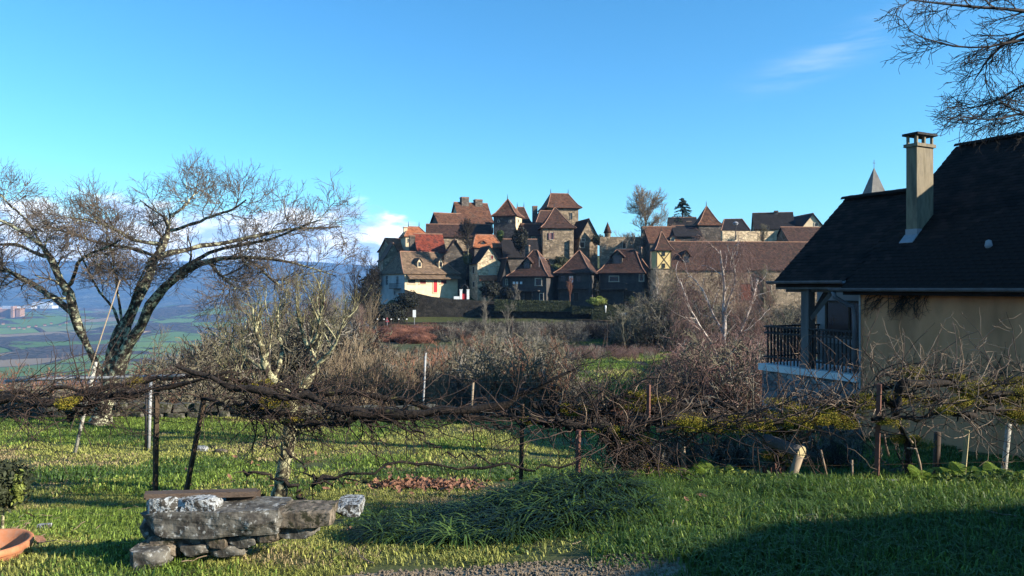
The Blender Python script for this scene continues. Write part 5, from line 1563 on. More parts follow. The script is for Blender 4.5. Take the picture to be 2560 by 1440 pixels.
gf = [grass_mesh('far_turf_%d' % q, 320 + q, M[m], size=.95, n=520, h=h, w=.008) for q, (m, h) in enumerate((('grass_a', (.03, .09)), ('grass_a', (.04, .11)), ('grass_b', (.03, .08)), ('grass_b', (.03, .07)), ('grass_c', (.02, .06)), ('grass_d', (.05, .12))))]
def turf(name, label, y0, y1, step, kinds, seed, extra=None):
    rg = np.random.default_rng(seed)
    xs, ys = np.meshgrid(np.arange(-y1 * .74 - 4, y1 * .74 + 4, step), np.arange(y0, y1, step))
    x = xs.ravel() + rg.uniform(-.5, .5, xs.size) * step; y = ys.ravel() + rg.uniform(-.5, .5, xs.size) * step
    ok = (np.abs(x) < .72 * y + (3.5 if y1 < 25 else .5))
    # bare gravel in the foreground, house footprint, dark hollow of dead ground
    ok &= ~((y < 4.52 + .25 * fbm(x * 1.3, y, 3, 2)) & (x > -.95) & (x < .85))
    tt = (x - 8.9) * AX.x + (y - 12.9) * AX.y; ss = (x - 8.9) * BX.x + (y - 12.9) * BX.y
    ok &= ~((ss > .2) & (tt < 6.4))
    if extra is not None:
        ok &= extra(x, y, rg)
    ok &= ~((fbm(x * 1.7 + 5, y * 1.7, 3, 91) < -.17) & (y < 12) & (x < .6))
    x, y = x[ok], y[ok]; m = len(x)
    nz = fbm(x * .8, y * .8, 4, 61); n2 = fbm(x * .35 + 9, y * .35, 3, 71)
    idx = np.where(nz > .05, rg.integers(0, 2, m), 2 + rg.integers(0, 2, m))
    idx = np.where((nz < -.09) & (rg.random(m) < .55), 4, idx)
    idx = np.where((n2 > .12) & (rg.random(m) < .6), 5, idx)
    rgt = (x > 1.0) & (y < 7.3)
    idx = np.where(rgt & (idx > 1) & (rg.random(m) < .8), rg.choice([0, 1, 5], m), idx)
    idx = np.where((x > .7) & (y < 5.4) & (rg.random(m) < .8), 5, idx)  # darker turf chosen here to deepen the cast shadow by colour
    sc = rg.uniform(.8, 1.25, m) * np.where(rgt, 1.15, 1.0)
    z = T(x, y)
    e = .15
    gx = (T(x + e, y) - T(x - e, y)) / (2 * e); gy = (T(x, y + e) - T(x, y - e)) / (2 * e)
    rot = np.stack([np.arctan(gy), -np.arctan(gx), np.zeros(m)], -1)
    scatter(name, label, 'grass', np.stack([x, y, z], -1), rot, sc, idx, kinds)
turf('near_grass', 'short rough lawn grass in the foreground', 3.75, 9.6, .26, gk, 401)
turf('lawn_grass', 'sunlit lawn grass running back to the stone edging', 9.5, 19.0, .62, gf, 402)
turf('field_grass', 'green meadow grass beyond the scrub', 30, 95, 2.6, [grass_mesh('meadow_%d' % q, 340 + q, M[m], size=3.2, n=700, h=(.08, .22), w=.03) for q, m in enumerate(('grass_a', 'grass_d', 'grass_b', 'grass_a', 'grass_c', 'grass_d'))], 403, extra=lambda x, y, rg: (x / y > .02) & (x / y < .3))

# strap-leaved clumps on the mound
def strap_mesh(name, seed, m, n=70, L=(.26, .52), w=.0075):
    rg = np.random.default_rng(seed)
    a = rg.uniform(0, 2 * np.pi, n); Ls = rg.uniform(L[0], L[1], n); K = 5
    base = np.stack([rg.normal(0, .05, n), rg.normal(0, .05, n), np.full(n, -.02)], -1)
    rows = []
    up = rg.uniform(.9, 1.4, n)
    for k in range(K + 1):
        t = k / K
        out = Ls * (t * .45 + t * t * .45); hgt = Ls * (up * t - 1.05 * t * t * up * .8)
        c = base + np.stack([np.cos(a) * out, np.sin(a) * out, hgt], -1)
        s = np.stack([-np.sin(a), np.cos(a), np.zeros(n)], -1) * (w * (1 - t) ** .5 + .0008)
        rows += [c - s, c + s]
    V = np.stack(rows, 1).reshape(-1, 3)
    i = np.arange(n)[:, None] * (2 * (K + 1)); k = np.arange(K)[None] * 2
    b_ = (i + k).ravel()
    me = np_mesh(name, V, np.stack([b_, b_ + 1, b_ + 3, b_ + 2], -1)); me.materials.append(m)
    return me
M['strap'] = mat('glossy_strap_leaf', (.008, .018, .005), (.035, .065, .015), 3, rough=.42, spec=.3, island=.9, trans=.15)  # dark copy, the clump's own shade put into the leaf colour
M['strap_b'] = mat('mid_green_strap_leaf', (.06, .11, .022), (.10, .16, .035), 3, rough=.5, spec=.25, island=.4, trans=.25)  # lighter copy for the few lit leaves; long grass uses it too
rg = np.random.default_rng(9)
n = 300
x = rg.uniform(-1.25, .95, n); y = rg.uniform(5.0, 6.5, n)
ok = ((x + .05) / 1.05) ** 2 + ((y - 5.75) / .62) ** 2 < 1 + .3 * rg.random(n)
x, y = x[ok], y[ok]; n = len(x)
scatter('strap_leaf_clumps', 'dark arching strap-leaved clumps covering the mound in the middle foreground', 'ground cover', np.stack([x, y, T(x, y)], -1), np.stack([np.zeros(n), np.zeros(n), rg.uniform(0, 6, n)], -1), rg.uniform(.5, .9, n), rg.integers(0, 4, n), [strap_mesh('strap_%d' % q, q, M['strap' if q < 3 else 'strap_b']) for q in range(4)])
n = 170; x = rg.uniform(.3, 3.0, n); y = rg.uniform(5.4, 7.1, n)
scatter('long_grass', 'longer dark green grass tufts running right from the mound', 'grass', np.stack([x, y, T(x, y)], -1), np.stack([np.zeros(n), np.zeros(n), rg.uniform(0, 6, n)], -1), rg.uniform(.3, .55, n), rg.integers(0, 2, n), [strap_mesh('tuft_%d' % q, 20 + q, M['strap_b'], n=60, w=.005) for q in range(2)])

# gravel at the very front
M['gravel'] = mat('pale_gravel', (.16, .125, .085), (.30, .24, .17), 60, bump=.8, bscale=90, dist=.01, c3=(.08, .06, .04))
gx = np.linspace(-1.1, 1.0, 90); V = []; 
for x_ in gx:
    for q in range(14):
        y_ = -1.5 + (4.42 + .18 * float(fbm(np.array(x_ * 1.7), np.array(1.0), 3, 5)) + 1.5) * q / 13
        V.append((x_, y_, t1(x_, y_) + .012))
Q = [(i * 14 + j, (i + 1) * 14 + j, (i + 1) * 14 + j + 1, i * 14 + j + 1) for i in range(89) for j in range(13)]
tag(link('gravel_path', np_mesh('gravel_path', V, Q), None, [M['gravel']]), 'strip of pale gravel along the bottom edge', kind='structure')
def pebble(seed):
    rg = np.random.default_rng(seed); b = MB().lathe([(0.001, -.5), (.8, -.3), (1, 0), (.75, .35), (.001, .5)], 6)
    me = bpy.data.meshes.new('pebble'); me.from_pydata([tuple(np.array(v) * (1 + .2 * rg.normal())) for v in b.v], [], b.f); me.materials.append(M['gravel']); return me
n = 2600; x = rg.uniform(-.95, .95, n); y = rg.uniform(3.9, 4.5, n)
scatter('gravel', 'loose pale pebbles on the path edge', 'gravel', np.stack([x, y, T(x, y) + .015], -1), rg.uniform(0, 6, (n, 3)), rg.uniform(.004, .013, n), rg.integers(0, 3, n), [pebble(q) for q in range(3)])

# dead leaves and clods
def leaf_mesh():
    me = bpy.data.meshes.new('dead_leaf'); me.from_pydata([(-1, 0, 0), (-.3, -.5, .15), (.5, -.45, .1), (1, 0, .3), (.5, .45, .1), (-.3, .5, .15), (0, 0, -.05)], [], [(0, 1, 6), (1, 2, 6), (2, 3, 6), (3, 4, 6), (4, 5, 6), (5, 0, 6)]); me.materials.append(M['leaf_dry']); return me
n = 520; x = rg.normal(-1.15, .42, n); y = rg.normal(10.0, .22, n)
k = 90; x[:k] = rg.uniform(-5, 2, k); y[:k] = rg.uniform(5, 14, k)
scatter('dead_leaves', 'rust-brown dead leaves lying in a drift on the lawn behind the mound', 'leaves', np.stack([x, y, T(x, y) + .05], -1), np.stack([rg.normal(0, .5, n), rg.normal(0, .5, n), rg.uniform(0, 6, n)], -1), rg.uniform(.03, .06, n), np.zeros(n), [leaf_mesh()])

# ------------------------------------------------------------------ stones
M['limestone'] = bark('weathered_limestone', (.035, .031, .026), (.135, .125, .105), (.26, .26, .245), 13, .42, 22)
M['lichen_stone'] = bark('white_lichen_stone', (.24, .25, .25), (.46, .48, .48), (.05, .044, .036), 34, .50, 30)
M['wall_stone'] = bark('mossy_wall_stone', (.05, .047, .038), (.13, .12, .10), (.03, .032, .012), 7, .47, 9)
M['orange_stone'] = bark('ochre_stone', (.07, .055, .04), (.19, .155, .115), (.03, .028, .014), 15, .46, 20)
def rock_mesh(name, sx, sy, sz, seed, sub=6, rough=.16, m='limestone'):
    import bmesh
    bm = bmesh.new(); bmesh.ops.create_cube(bm, size=1.0)
    bmesh.ops.subdivide_edges(bm, edges=bm.edges[:], cuts=sub, use_grid_fill=True)
    rg = np.random.default_rng(seed); off = rg.uniform(0, 50, 3)
    npl = 22
    nn = rg.normal(size=(npl, 3)) * np.array([1, 1, .8]); nn /= np.linalg.norm(nn, axis=1, keepdims=True)
    dd = rg.uniform(.56, .76, npl) - .1 * rough
    size = np.array([sx, sy, sz])
    for v in bm.verts:
        p = np.array(v.co[:])
        for n_, d_ in zip(nn, dd):
            e = p @ n_ - d_
            if e > 0:
                p = p - n_ * e
        q = p * size
        bed = .002 * np.sign(np.sin(q[2] * 95 + 3 * np.sin(q[0] * 9 + off[0]))) * (abs(p[2]) < .42) * min(1, sz * 6)
        nse = float(fbm(np.array(q[0] * 11 + off[0] + q[1] * 7), np.array(q[2] * 13 + off[1] + q[1] * 12), 5, seed))
        g = 1 + rough * 1.1 * nse
        q = q * g
        q[1] += bed * (1 if q[1] > 0 else -1) * .5
        v.co = Vector(q)
    me = bpy.data.meshes.new(name); bm.to_mesh(me); bm.free()
    me.materials.append(M[m])
    return me
bench = empty('stone_bench', W(515, 1395, 4.62)); tag(bench, 'dry-stone bench of white-lichened slabs at the lower left, topped by a plank', 'stone bench')
def stone(px0, px1, py0, py1, Y, dep, m='limestone', par=None, seed=None, tilt=0, rough=.16, sub=6):
    a, b_ = W(px0, py1, Y), W(px1, py0, Y)
    c = Vector(((a.x + b_.x) / 2, Y + dep / 2, (a.z + b_.z) / 2))
    par = par or bench
    me = rock_mesh('stone', abs(b_.x - a.x) * 1.08, dep, abs(b_.z - a.z) * 1.14, seed or int(px0 + py0) % 89, sub, rough, m)
    o = bpy.data.objects.new('stone', me); COL.objects.link(o); o.parent = par
    o.location = c - par.location; o.rotation_euler = (0, 0, tilt)
    return o
stone(362, 434, 1251, 1288, 4.55, .2, 'lichen_stone'); stone(436, 530, 1253, 1288, 4.56, .18, 'lichen_stone', seed=22, rough=.22)
stone(352, 676, 1286, 1343, 4.53, .36, 'limestone', seed=7, rough=.2, sub=14)
stone(680, 818, 1282, 1322, 4.62, .26, 'orange_stone', seed=9, rough=.12, sub=9)['label'] = 'sunlit flat-topped slab'
stone(520, 680, 1272, 1290, 4.75, .3, 'limestone', seed=12, rough=.1)
stone(838, 895, 1264, 1290, 4.85, .25, 'lichen_stone', seed=5)
for (a, b_, c, d, Y, dp, m) in ((362, 432, 1346, 1372, 4.55, .25, 'orange_stone'), (345, 425, 1366, 1402, 4.52, .25, 'orange_stone'), (438, 510, 1346, 1372, 4.6, .2, 'limestone'), (515, 560, 1342, 1370, 4.58, .2, 'orange_stone'),
                                (562, 634, 1343, 1368, 4.62, .2, 'limestone'), (452, 512, 1368, 1392, 4.56, .2, 'limestone'), (640, 690, 1335, 1360, 4.62, .2, 'orange_stone'), (318, 400, 1384, 1425, 4.42, .2, 'limestone'),
                                (350, 420, 1300, 1350, 4.75, .25, 'limestone'), (700, 780, 1318, 1345, 4.66, .2, 'limestone'), (520, 600, 1370, 1392, 4.6, .2, 'limestone')):
    stone(a, b_, c, d, Y, dp, m, sub=4)
pl = MB(); A, B_ = W(360, 1241, 4.56), W(643, 1233, 4.80)
d = (B_ - A); Lp = d.length; ang = math.atan2(d.y, d.x)
MM = Matrix.Translation(A) @ Matrix.Rotation(ang, 4, 'Z') @ Matrix.Rotation(-math.asin(d.z / Lp), 4, 'Y')
M['plank'] = mat('weathered_plank', (.04, .028, .02), (.085, .06, .045), 8, stretch=(.6, 6, 6), bump=.6, bscale=30, dist=.005, c3=(.06, .045, .035))
o = MB().box(0, Lp, 0, .085, -.022, .012, MM).box(.01, Lp - .01, -.008, -.001, -.02, -.006, MM).build('wooden_plank', M['plank']); tag(o, 'weathered brown plank lying across the stone bench', 'plank')
o = MB().box(-.085, .085, 0, .16, -.085, .0).build('wooden_block', M['wood_dark'], None, loc=W(598, 1240, 4.80)); tag(o, 'black wooden block propping the right end of the plank', 'block')

# low dry-stone edging at the back of the lawn
edge = empty('stone_edging', W(500, 1050, 18.3)); tag(edge, 'low dry-stone edging wall along the back of the left lawn', 'wall')
rg = np.random.default_rng(31)
x = -12.9
rocks = [rock_mesh('stone', .42, .3, .2, 60 + q, 3, .16, 'wall_stone') for q in range(6)]
while x < -1.0:
    w = rg.uniform(.6, 1.3)
    for lv in range(2):
        o = bpy.data.objects.new('stone', rocks[int(rg.integers(0, 6))]); COL.objects.link(o); o.parent = edge
        yy = 18.25 + rg.uniform(-.1, .1)
        o.location = Vector((x + lv * .15, yy, t1(x, 18.0) + .06 + lv * .19)) - edge.location; o.scale = (w, 1, rg.uniform(.7, 1.2)); o.rotation_euler = (rg.normal(0, .06), rg.normal(0, .08), rg.normal(0, .2))
    x += .42 * w * .96
for i, (px, py, Y, s_) in enumerate(((500, 1118, 13.5, .28), (552, 1122, 13.2, .2), (110, 1290, 6.6, .10), (2230, 1222, 6.7, .12))):
    me = rock_mesh('field_stone', s_, s_ * .7, s_ * .4, 80 + i, 3, .16, 'lichen_stone' if i != 1 else 'orange_stone')
    p = W(px, py, Y); o = link('field_stone', me, None, [], (p.x, p.y, t1(p.x, p.y) + .03)); tag(o, ('pale flat stone lying on the lawn left of the fruit tree', 'small ochre stone beside the pale flat one', 'small white stone in the grass above the flower pot', 'pale stone under the ferns')[i], 'stone')

# terracotta bowl and clipped shrub
M['terracotta'] = mat('terracotta', (.30, .115, .055), (.46, .18, .085), 9, rough=.85, bump=.4, bscale=50, dist=.003, c3=(.40, .20, .12), lo=.35, hi=.62)
pot = empty('terracotta_bowl', (W(-46, 1390, 4.85).x, 4.85, t1(-3.4, 4.85) - .05)); tag(pot, 'empty terracotta bowl planter at the lower left edge', 'flower pot')
MB().lathe([(.001, .0), (.185, 0), (.215, .04), (.26, .11), (.262, .112), (.275, .112), (.29, .118), (.29, .15), (.282, .158), (.262, .156), (.25, .13), (.20, .04), (.17, .02), (.001, .02)], 48).build('bowl', M['terracotta'], pot, True)
MB().lathe([(.001, .035), (.19, .035)], 24).build('soil', M['wood_dark'], pot)
c = W(-2, 1280, 5.7)
o = empty('topiary_shrub', (c.x, c.y, t1(c.x, c.y))); tag(o, 'small dark clipped ball shrub on a pale stem behind the terracotta bowl', 'shrub')
MB().tube([(0.02, 0, -.05), (.03, 0, .28)], .012, 8).build('stem', M['bark_fruit'], o)
me = leafball_mesh('foliage', 4, M['leaf_hedge'], 2600, (.21, .21, .20), .022, .5); f_ = link('foliage', me, o, [], (0, 0, .42))
me = leafball_mesh('fresh_sprig', 6, M['leaf_yellow'], 260, (.05, .05, .13), .018, .2); link('fresh_sprig', me, o, [], (.18, -.05, .40))

# ------------------------------------------------------------------ ferns
M['fern'] = mat('bright_fern', (.14, .22, .03), (.22, .30, .05), 4, rough=.5, island=.25, trans=.4)
def fern_frond(L, seed):
    rg = np.random.default_rng(seed); n = 16; V = []; Q = []
    for i in range(n):
        t = i / (n - 1); cx = L * (t * .75); cz = L * (.75 * t - .5 * t * t); w = L * .30 * math.sin(math.pi * min(1, .12 + t * .88)) ** .8
        for sg in (-1, 1):
            b = len(V); e = L * .022
            V += [(cx - e, 0, cz), (cx + e, 0, cz), (cx + e * 2.2, sg * w, cz - w * .25), (cx + e * .8, sg * w, cz - w * .25)]
            Q.append((b, b + 1, b + 2, b + 3))
        if i:
            b = len(V); V += [(px_, -.002, pz_), (px_, .002, pz_), (cx, .002, cz), (cx, -.002, cz)]; Q.append((b, b + 1, b + 2, b + 3))
        px_, pz_ = cx, cz
    me = np_mesh('frond', V, Q); me.materials.append(M['fern']); return me
fr = [fern_frond(l, i) for i, l in enumerate((.30, .26, .34))]
for i, (px, Y, k, lab) in enumerate(((1725, 6.9, 8, 'bright fern left of the vine stump'), (1775, 7.0, 8, 'upright fern just right of the first one'), (1850, 7.1, 6, 'dark low fern beside the old stump'), (2300, 6.9, 9, 'leftmost fern of the bright bank at the right'), (2370, 7.0, 9, 'fern below the yellowish stake'), (2420, 6.85, 8, 'tall bright fern right of the yellowish stake'), (2490, 7.0, 9, 'wide fern left of the white striped pole'), (2545, 6.9, 8, 'fern at the right frame edge'))):
    p = W(px, 1200, Y); o = empty('fern', (p.x, p.y, t1(p.x, p.y) + .01)); tag(o, lab, 'fern', 'ferns along the trellis foot')
    for q in range(k):
        f = bpy.data.objects.new('frond', fr[q % 3]); COL.objects.link(f); f.parent = o
        f.rotation_euler = (random.uniform(-.3, .3), random.uniform(-.5, .1), q * 6.28 / k + random.uniform(-.3, .3)); s_ = random.uniform(.55, .95); f.scale = (s_,) * 3
n = 300; x = rg.uniform(3.9, 6.0, n); y = rg.uniform(6.6, 7.3, n)
x[:60] = rg.uniform(1.6, 2.6, 60)
scatter('leafy_weeds', 'small green leafy weeds between the ferns', 'weeds', np.stack([x, y, T(x, y) + .03], -1), np.stack([rg.normal(0, .3, n), rg.normal(0, .3, n), rg.uniform(0, 6, n)], -1), rg.uniform(.05, .12, n), rg.integers(0, 2, n), [leafball_mesh('weed_%d' % q, q, M[('leaf_green', 'leaf_yellow')[q]], 30, (1, 1, .8), .28, .2) for q in range(2)])
# ------------------------------------------------------------------ trellis posts, rails, wires
M['rust'] = mat('rusty_iron', (.10, .042, .030), (.16, .075, .055), 14, rough=.75, bump=.3, bscale=60, dist=.002)
M['rust_dark'] = mat('dark_rust', (.035, .022, .014), (.065, .042, .024), 14, rough=.75)
M['pole_white'] = mat('greyish_white_pole', (.20, .21, .22), (.34, .34, .34), 5, rough=.6, c3=(.14, .13, .12))
M['pole_birch'] = bark('striped_birch_pole', (.34, .32, .28), (.42, .40, .33), (.03, .03, .03), 9, .45, 5)
M['stake'] = mat('grey_wood_stake', (.20, .15, .10), (.30, .24, .17), 6, stretch=(6, 6, .6), bump=.5, bscale=20, dist=.005)
M['cut_wood'] = mat('cut_wood_end', (.36, .30, .16), (.46, .38, .22), 12)
def post(name, label, a, b_, w, Y, m, cat='post', group='posts of the vine trellis', Y2=None, flat=False, n=8):
    """post from its foot a=(px,py) to its head b"""
    A = W(a[0], a[1], Y); B_ = W(b_[0], b_[1], Y2 or Y)
    gz = t1(A.x, A.y)
    if A.z > gz - .05:
        A = A + (A - B_) * ((A.z - gz + .12) / max(.01, (B_.z - A.z)))
    r = w / 2 / F * Y
    mb = MB()
    mb.tube([Vector((0, 0, 0)), B_ - A], r * (1.2 if flat else 1), 4 if flat else n)
    o = mb.build(name, M[m], None, not flat, loc=A); tag(o, label, cat, group)
    return o
post('iron_post', 'brown flat iron post rising from behind the stone bench', (388, 1232), (392, 962), 12, 8.4, 'rust_dark', flat=True)
post('iron_post', 'dark leaning iron post behind the bench plank', (466, 1228), (512, 985), 11, 8.3, 'rust_dark', flat=True)
post('iron_post', 'black slim iron post right of the drift of dead leaves', (1302, 1212), (1306, 1010), 9, 7.6, 'rust_dark', flat=True)
post('iron_post', 'red-rust iron post with a bright lower half beside the mound', (1444, 1242), (1446, 1075), 11, 6.95, 'rust', flat=True)
post('iron_post', 'tall reddish iron post reaching above the vines near the middle', (1619, 1208), (1622, 962), 9, 7.2, 'rust', flat=True)
post('iron_post', 'reddish iron post standing before the near house terrace', (2191, 1222), (2198, 960), 12, 7.0, 'rust', flat=True)
post('wooden_stake', 'yellowish square stake among the right-hand ferns', (2408, 1190), (2418, 1075), 12, 7.6, 'cut_wood', flat=True)
post('birch_pole', 'white and black striped birch pole at the right edge', (2508, 1195), (2522, 1060), 13, 7.6, 'pole_birch')
post('wooden_stake', 'knotty split stake right of the bundled vine stems', (1712, 1215), (1704, 1065), 13, 7.3, 'stake')
post('wooden_stick', 'white leaning stick on the far left of the lawn', (191, 1116), (240, 905), 9, 13.2, 'pole_birch')
post('pipe_post', 'whitish pipe upright on the left lawn, the lit side of one pole', (373, 1084), (377, 945), 8, 13.6, 'pole_white')
post('pipe_post', 'dark strip beside the whitish pipe, added as its shaded left side', (365, 1086), (367, 960), 7, 13.6, 'iron')  # separate dark pipe stands in for the shaded side of one pole
post('steel_post', 'pale steel post in the scrub behind the middle of the vines', (1058, 1012), (1064, 882), 5, 19.5, 'pole_white', group=None)
post('wooden_stake', 'pale thin stake sticking up in the scrub right of the steel post', (1180, 1003), (1183, 955), 6, 17.5, 'stake', group=None)
post('bamboo_cane', 'long light cane leaning through the big bare tree', (222, 935), (300, 700), 3, 15.5, 'tan' if 'tan' in M else 'stake', group=None)
post('wooden_stake', 'grey stake in shade under the near house wall', (2340, 1180), (2344, 1080), 16, 9.5, 'wood_dark')
A, B_ = W(15, 953, 9.4), W(440, 939, 9.4)
o = MB().tube([A, A.lerp(B_, .3) + Vector((0, 0, .01)), A.lerp(B_, .7), B_, B_ + Vector((.10, 0, .005)), B_ + Vector((.14, 0, -.03))], .021, 10).build('rail_pole', M['pole_white'], None, True)
tag(o, 'greyish white pole lying level on top of the left vines', 'pole')
tw = MB().lathe([(.024, -.03), (.028, 0), (.024, .03)], 8); 
for i, t in enumerate((.43, .84)):
    q = A.lerp(B_, t)
    MB().box(-.02, .02, -.027, .027, -.027, .027).build('tie', M['rust' if i else 'plaster_grey'], o, loc=q)
# wires
for i, (y, z0, lab) in enumerate(((7.0, .42, 'front trellis wire at waist height of the vines'), (7.9, .46, 'middle trellis wire under the vines'), (8.8, .50, 'rear trellis wire under the left vines'), (7.05, -.02, 'low slack wire in front of the dark hollow'))):
    pts = [(xx, y, z0 + .03 * math.sin(xx * .8 + i)) for xx in np.linspace(-6.5 if i < 3 else 1.5, 6.5, 30)]
    o = MB().tube(pts, .0014, 4).build('trellis_wire', M['rust_dark']); tag(o, lab, 'wire', 'wires of the vine trellis')

# ------------------------------------------------------------------ vines
M['moss'] = mat('yellow_green_moss', (.15, .14, .012), (.24, .20, .02), 8, c3=(.14, .08, .015), rough=.9, island=.5)
def vine(label, limbs, levels, seed, moss=0, mossr=(.03, .07), loc=None):
    rgv = np.random.default_rng(seed)
    LP, LR = [], []
    for pts, Y, dY in limbs:
        p, r = px_limb(pts, Y, dY); a, b_ = resample(p, r, 22); LP.append(a); LR.append(b_)
    P, R = np.stack(LP), np.stack(LR)
    o0 = P[0, 0].copy(); P = P - o0
    P[:, 1:-1] += rgv.normal(size=P[:, 1:-1].shape) * .026
    R = R * (1 + .26 * rgv.normal(size=R.shape))
    root = empty('grape_vine', tuple(o0)); tag(root, label, 'grapevine')
    V, Q = tubes(P, R, 7); add_mesh('trunk', V, Q, M['bark_vine'], root)
    pools = [(P, R)]; pk = {}
    for lv in levels:
        lv = dict(lv); src = lv.pop('src', 0); m = lv.pop('m', 'twig_vine'); S = lv.pop('S', 4)
        C = children(rgv, pools[src][0], pools[src][1], **lv); pools.append(C)
        pk.setdefault(m, []).append(tubes(C[0], C[1], S))
    for m, parts in pk.items():
        V, Q = merge(parts); add_mesh({'twig_tan': 'young_canes', 'bark_vine': 'spurs'}.get(m, 'canes'), V, Q, M[m], root)['kind'] = 'stuff'
    if moss:
        n = moss; nc = max(3, n // 6); li = rgv.integers(0, len(P), nc); ki = rgv.integers(1, 21, nc)
        pick = rgv.integers(0, nc, n)
        c = P[li, ki][pick] + rgv.normal(0, 1, (n, 3)) * np.array([.085, .04, .022]) + np.array([0, 0, .008])
        rr = rgv.uniform(mossr[0], mossr[1], n) * (rgv.random(n) ** .5 + .3)
        k = 330
        d = unit(rgv.normal(size=(n, k, 3))); rad_ = rr[:, None, None] * np.array([1.7, 1.2, .75])
        cc = (c[:, None] + d * rad_ * rgv.uniform(.6, 1.05, (n, k, 1))).reshape(-1, 3)
        a = unit(rgv.normal(size=cc.shape)); b_ = unit(np.cross(a, rgv.normal(size=cc.shape))); s = .0048
        V = np.stack([cc - a * s, cc + b_ * s * .8, cc + a * s, cc - b_ * s * .8], 1).reshape(-1, 3)
        o = link('moss', np_mesh('moss', V, np.arange(len(V)).reshape(-1, 4)), root, [M['moss']]); o['kind'] = 'stuff'
    return root
spur = dict(per=30, length=(.08, .22), K=3, ang=(30, 80), start=.03, up=(0, 0, .2), wob=.35, rr=.4, rmin=.005, rmax=.010, m='bark_vine')
lng = dict(per=24, length=(.5, 1.5), K=10, ang=(15, 60), start=.03, up=(0, 0, .06), wob=.22, rr=.3, rmin=.0032, rmax=.007)
side = dict(per=4, length=(.12, .45), K=5, ang=(30, 80), start=.1, up=(0, 0, .1), wob=.3, rr=.7, rmin=.0022, rmax=.004)
hang = dict(per=8, length=(.25, .75), K=8, ang=(50, 100), start=.1, up=(.1, 0, -.9), wob=.28, rr=.3, rmin=.0035, rmax=.009, m='bark_vine')
vine('leftmost vine with long dark cordons running below the white pole', [
    ([(-260, 1300, 30), (-240, 1120, 26), (-200, 1030, 22), (-60, 1012, 19), (60, 1004, 18), (180, 996, 17), (300, 990, 15), (380, 975, 13), (470, 955, 10), (570, 930, 7)], 8.3, 0),
    ([(-80, 985, 13), (60, 982, 12), (180, 975, 12), (300, 965, 11), (400, 955, 10), (500, 940, 8)], 8.9, 0),
    ([(-80, 1045, 9), (30, 1022, 9), (120, 1008, 9), (200, 1020, 8), (270, 1005, 7)], 7.9, 0),
    ([(170, 1050, 10), (215, 1015, 10), (250, 1000, 9), (330, 985, 7)], 8.0, 0)],
    [spur, dict(lng, per=34), dict(side, src=2), dict(hang, per=5), dict(lng, per=5, up=(0, 0, .45), length=(.4, 1.2))], 51, 20)
vine('vine with the thick sagging trunk crossing the centre-left, black and shaggy', [
    ([(440, 915, 9), (500, 935, 13), (560, 962, 16), (640, 984, 18), (740, 1000, 20), (850, 1018, 22), (950, 1044, 27), (1030, 1038, 26), (1120, 1032, 22), (1250, 1014, 18), (1330, 985, 16), (1390, 946, 12), (1435, 925, 7)], 7.6, -.2),
    ([(740, 1064, 10), (800, 1060, 12), (860, 1056, 13), (950, 1050, 14), (1040, 1048, 10)], 7.5, 0),
    ([(560, 1000, 9), (640, 1010, 10), (720, 1040, 10), (790, 1062, 9)], 7.8, 0),
    ([(700, 960, 8), (800, 985, 12), (900, 980, 13), (1000, 1000, 13), (1100, 1020, 12), (1200, 1050, 11), (1290, 1066, 8)], 8.1, 0),
    ([(480, 935, 8), (560, 945, 8), (660, 960, 8), (760, 985, 8)], 8.6, 0),
    ([(500, 990, 8), (600, 1018, 9), (700, 1046, 9), (745, 1062, 8)], 8.0, 0)],
    [dict(spur, per=44), dict(lng, per=34), dict(side, src=2), dict(hang, per=9), dict(side, src=4, per=3), dict(lng, per=3, up=(0, 0, .4), length=(.3, .9))], 52, 26, (.02, .045))
vine('central vine whose loose stems hang like a broom to the grass', [
    ([(1575, 1225, 30), (1555, 1170, 28), (1540, 1110, 30), (1520, 1075, 28), (1460, 1062, 22), (1400, 1045, 20), (1320, 1060, 14), (1240, 1040, 9)], 7.1, 0),
    ([(1540, 1100, 22), (1600, 1062, 24), (1680, 1050, 22), (1780, 1058, 20), (1860, 1062, 16)], 7.1, 0),
    ([(1480, 1050, 14), (1520, 1015, 13), (1570, 990, 10), (1620, 1000, 8), (1680, 1010, 6)], 7.3, .3),
    ([(1520, 1070, 14), (1580, 1100, 10), (1620, 1130, 8), (1640, 1180, 6)], 7.0, 0),
    ([(1515, 1080, 12), (1530, 1130, 10), (1570, 1180, 7), (1600, 1215, 5)], 6.95, 0),
    ([(1330, 1010, 16), (1400, 1022, 18), (1480, 1030, 18), (1560, 1040, 16)], 7.6, 0)],
    [dict(spur, per=36), dict(lng, per=26), dict(side, src=2), dict(hang, per=10, up=(.35, 0, -.9), m='twig_vine'), dict(lng, per=5, up=(0, 0, .5), length=(.3, .8), m='twig_tan')], 53, 60, (.025, .06))
vine('mossy vine right of the middle with thick matted arms', [
    ([(1960, 1230, 26), (1950, 1150, 24), (1940, 1080, 24), (1860, 1050, 24), (1760, 1045, 24), (1660, 1030, 20), (1560, 1020, 14)], 7.5, 0),
    ([(1940, 1080, 22), (2000, 1050, 22), (2080, 1030, 22), (2160, 1000, 20), (2230, 965, 18), (2300, 960, 14)], 7.4, 0),
    ([(1640, 1075, 12), (1740, 1075, 14), (1840, 1070, 16), (1940, 1062, 16), (2040, 1052, 14), (2140, 1046, 10)], 6.9, 0),
    ([(1700, 1010, 10), (1800, 1020, 12), (1900, 1025, 12), (2000, 1020, 12), (2080, 1005, 10)], 8.2, 0)],
    [dict(spur, per=36), dict(lng, per=26), dict(side, src=2), dict(lng, per=6, up=(0, 0, .6), length=(.3, .9), ang=(40, 80), m='twig_tan'), dict(hang, per=2, length=(.1, .4))], 54, 150, (.03, .075))
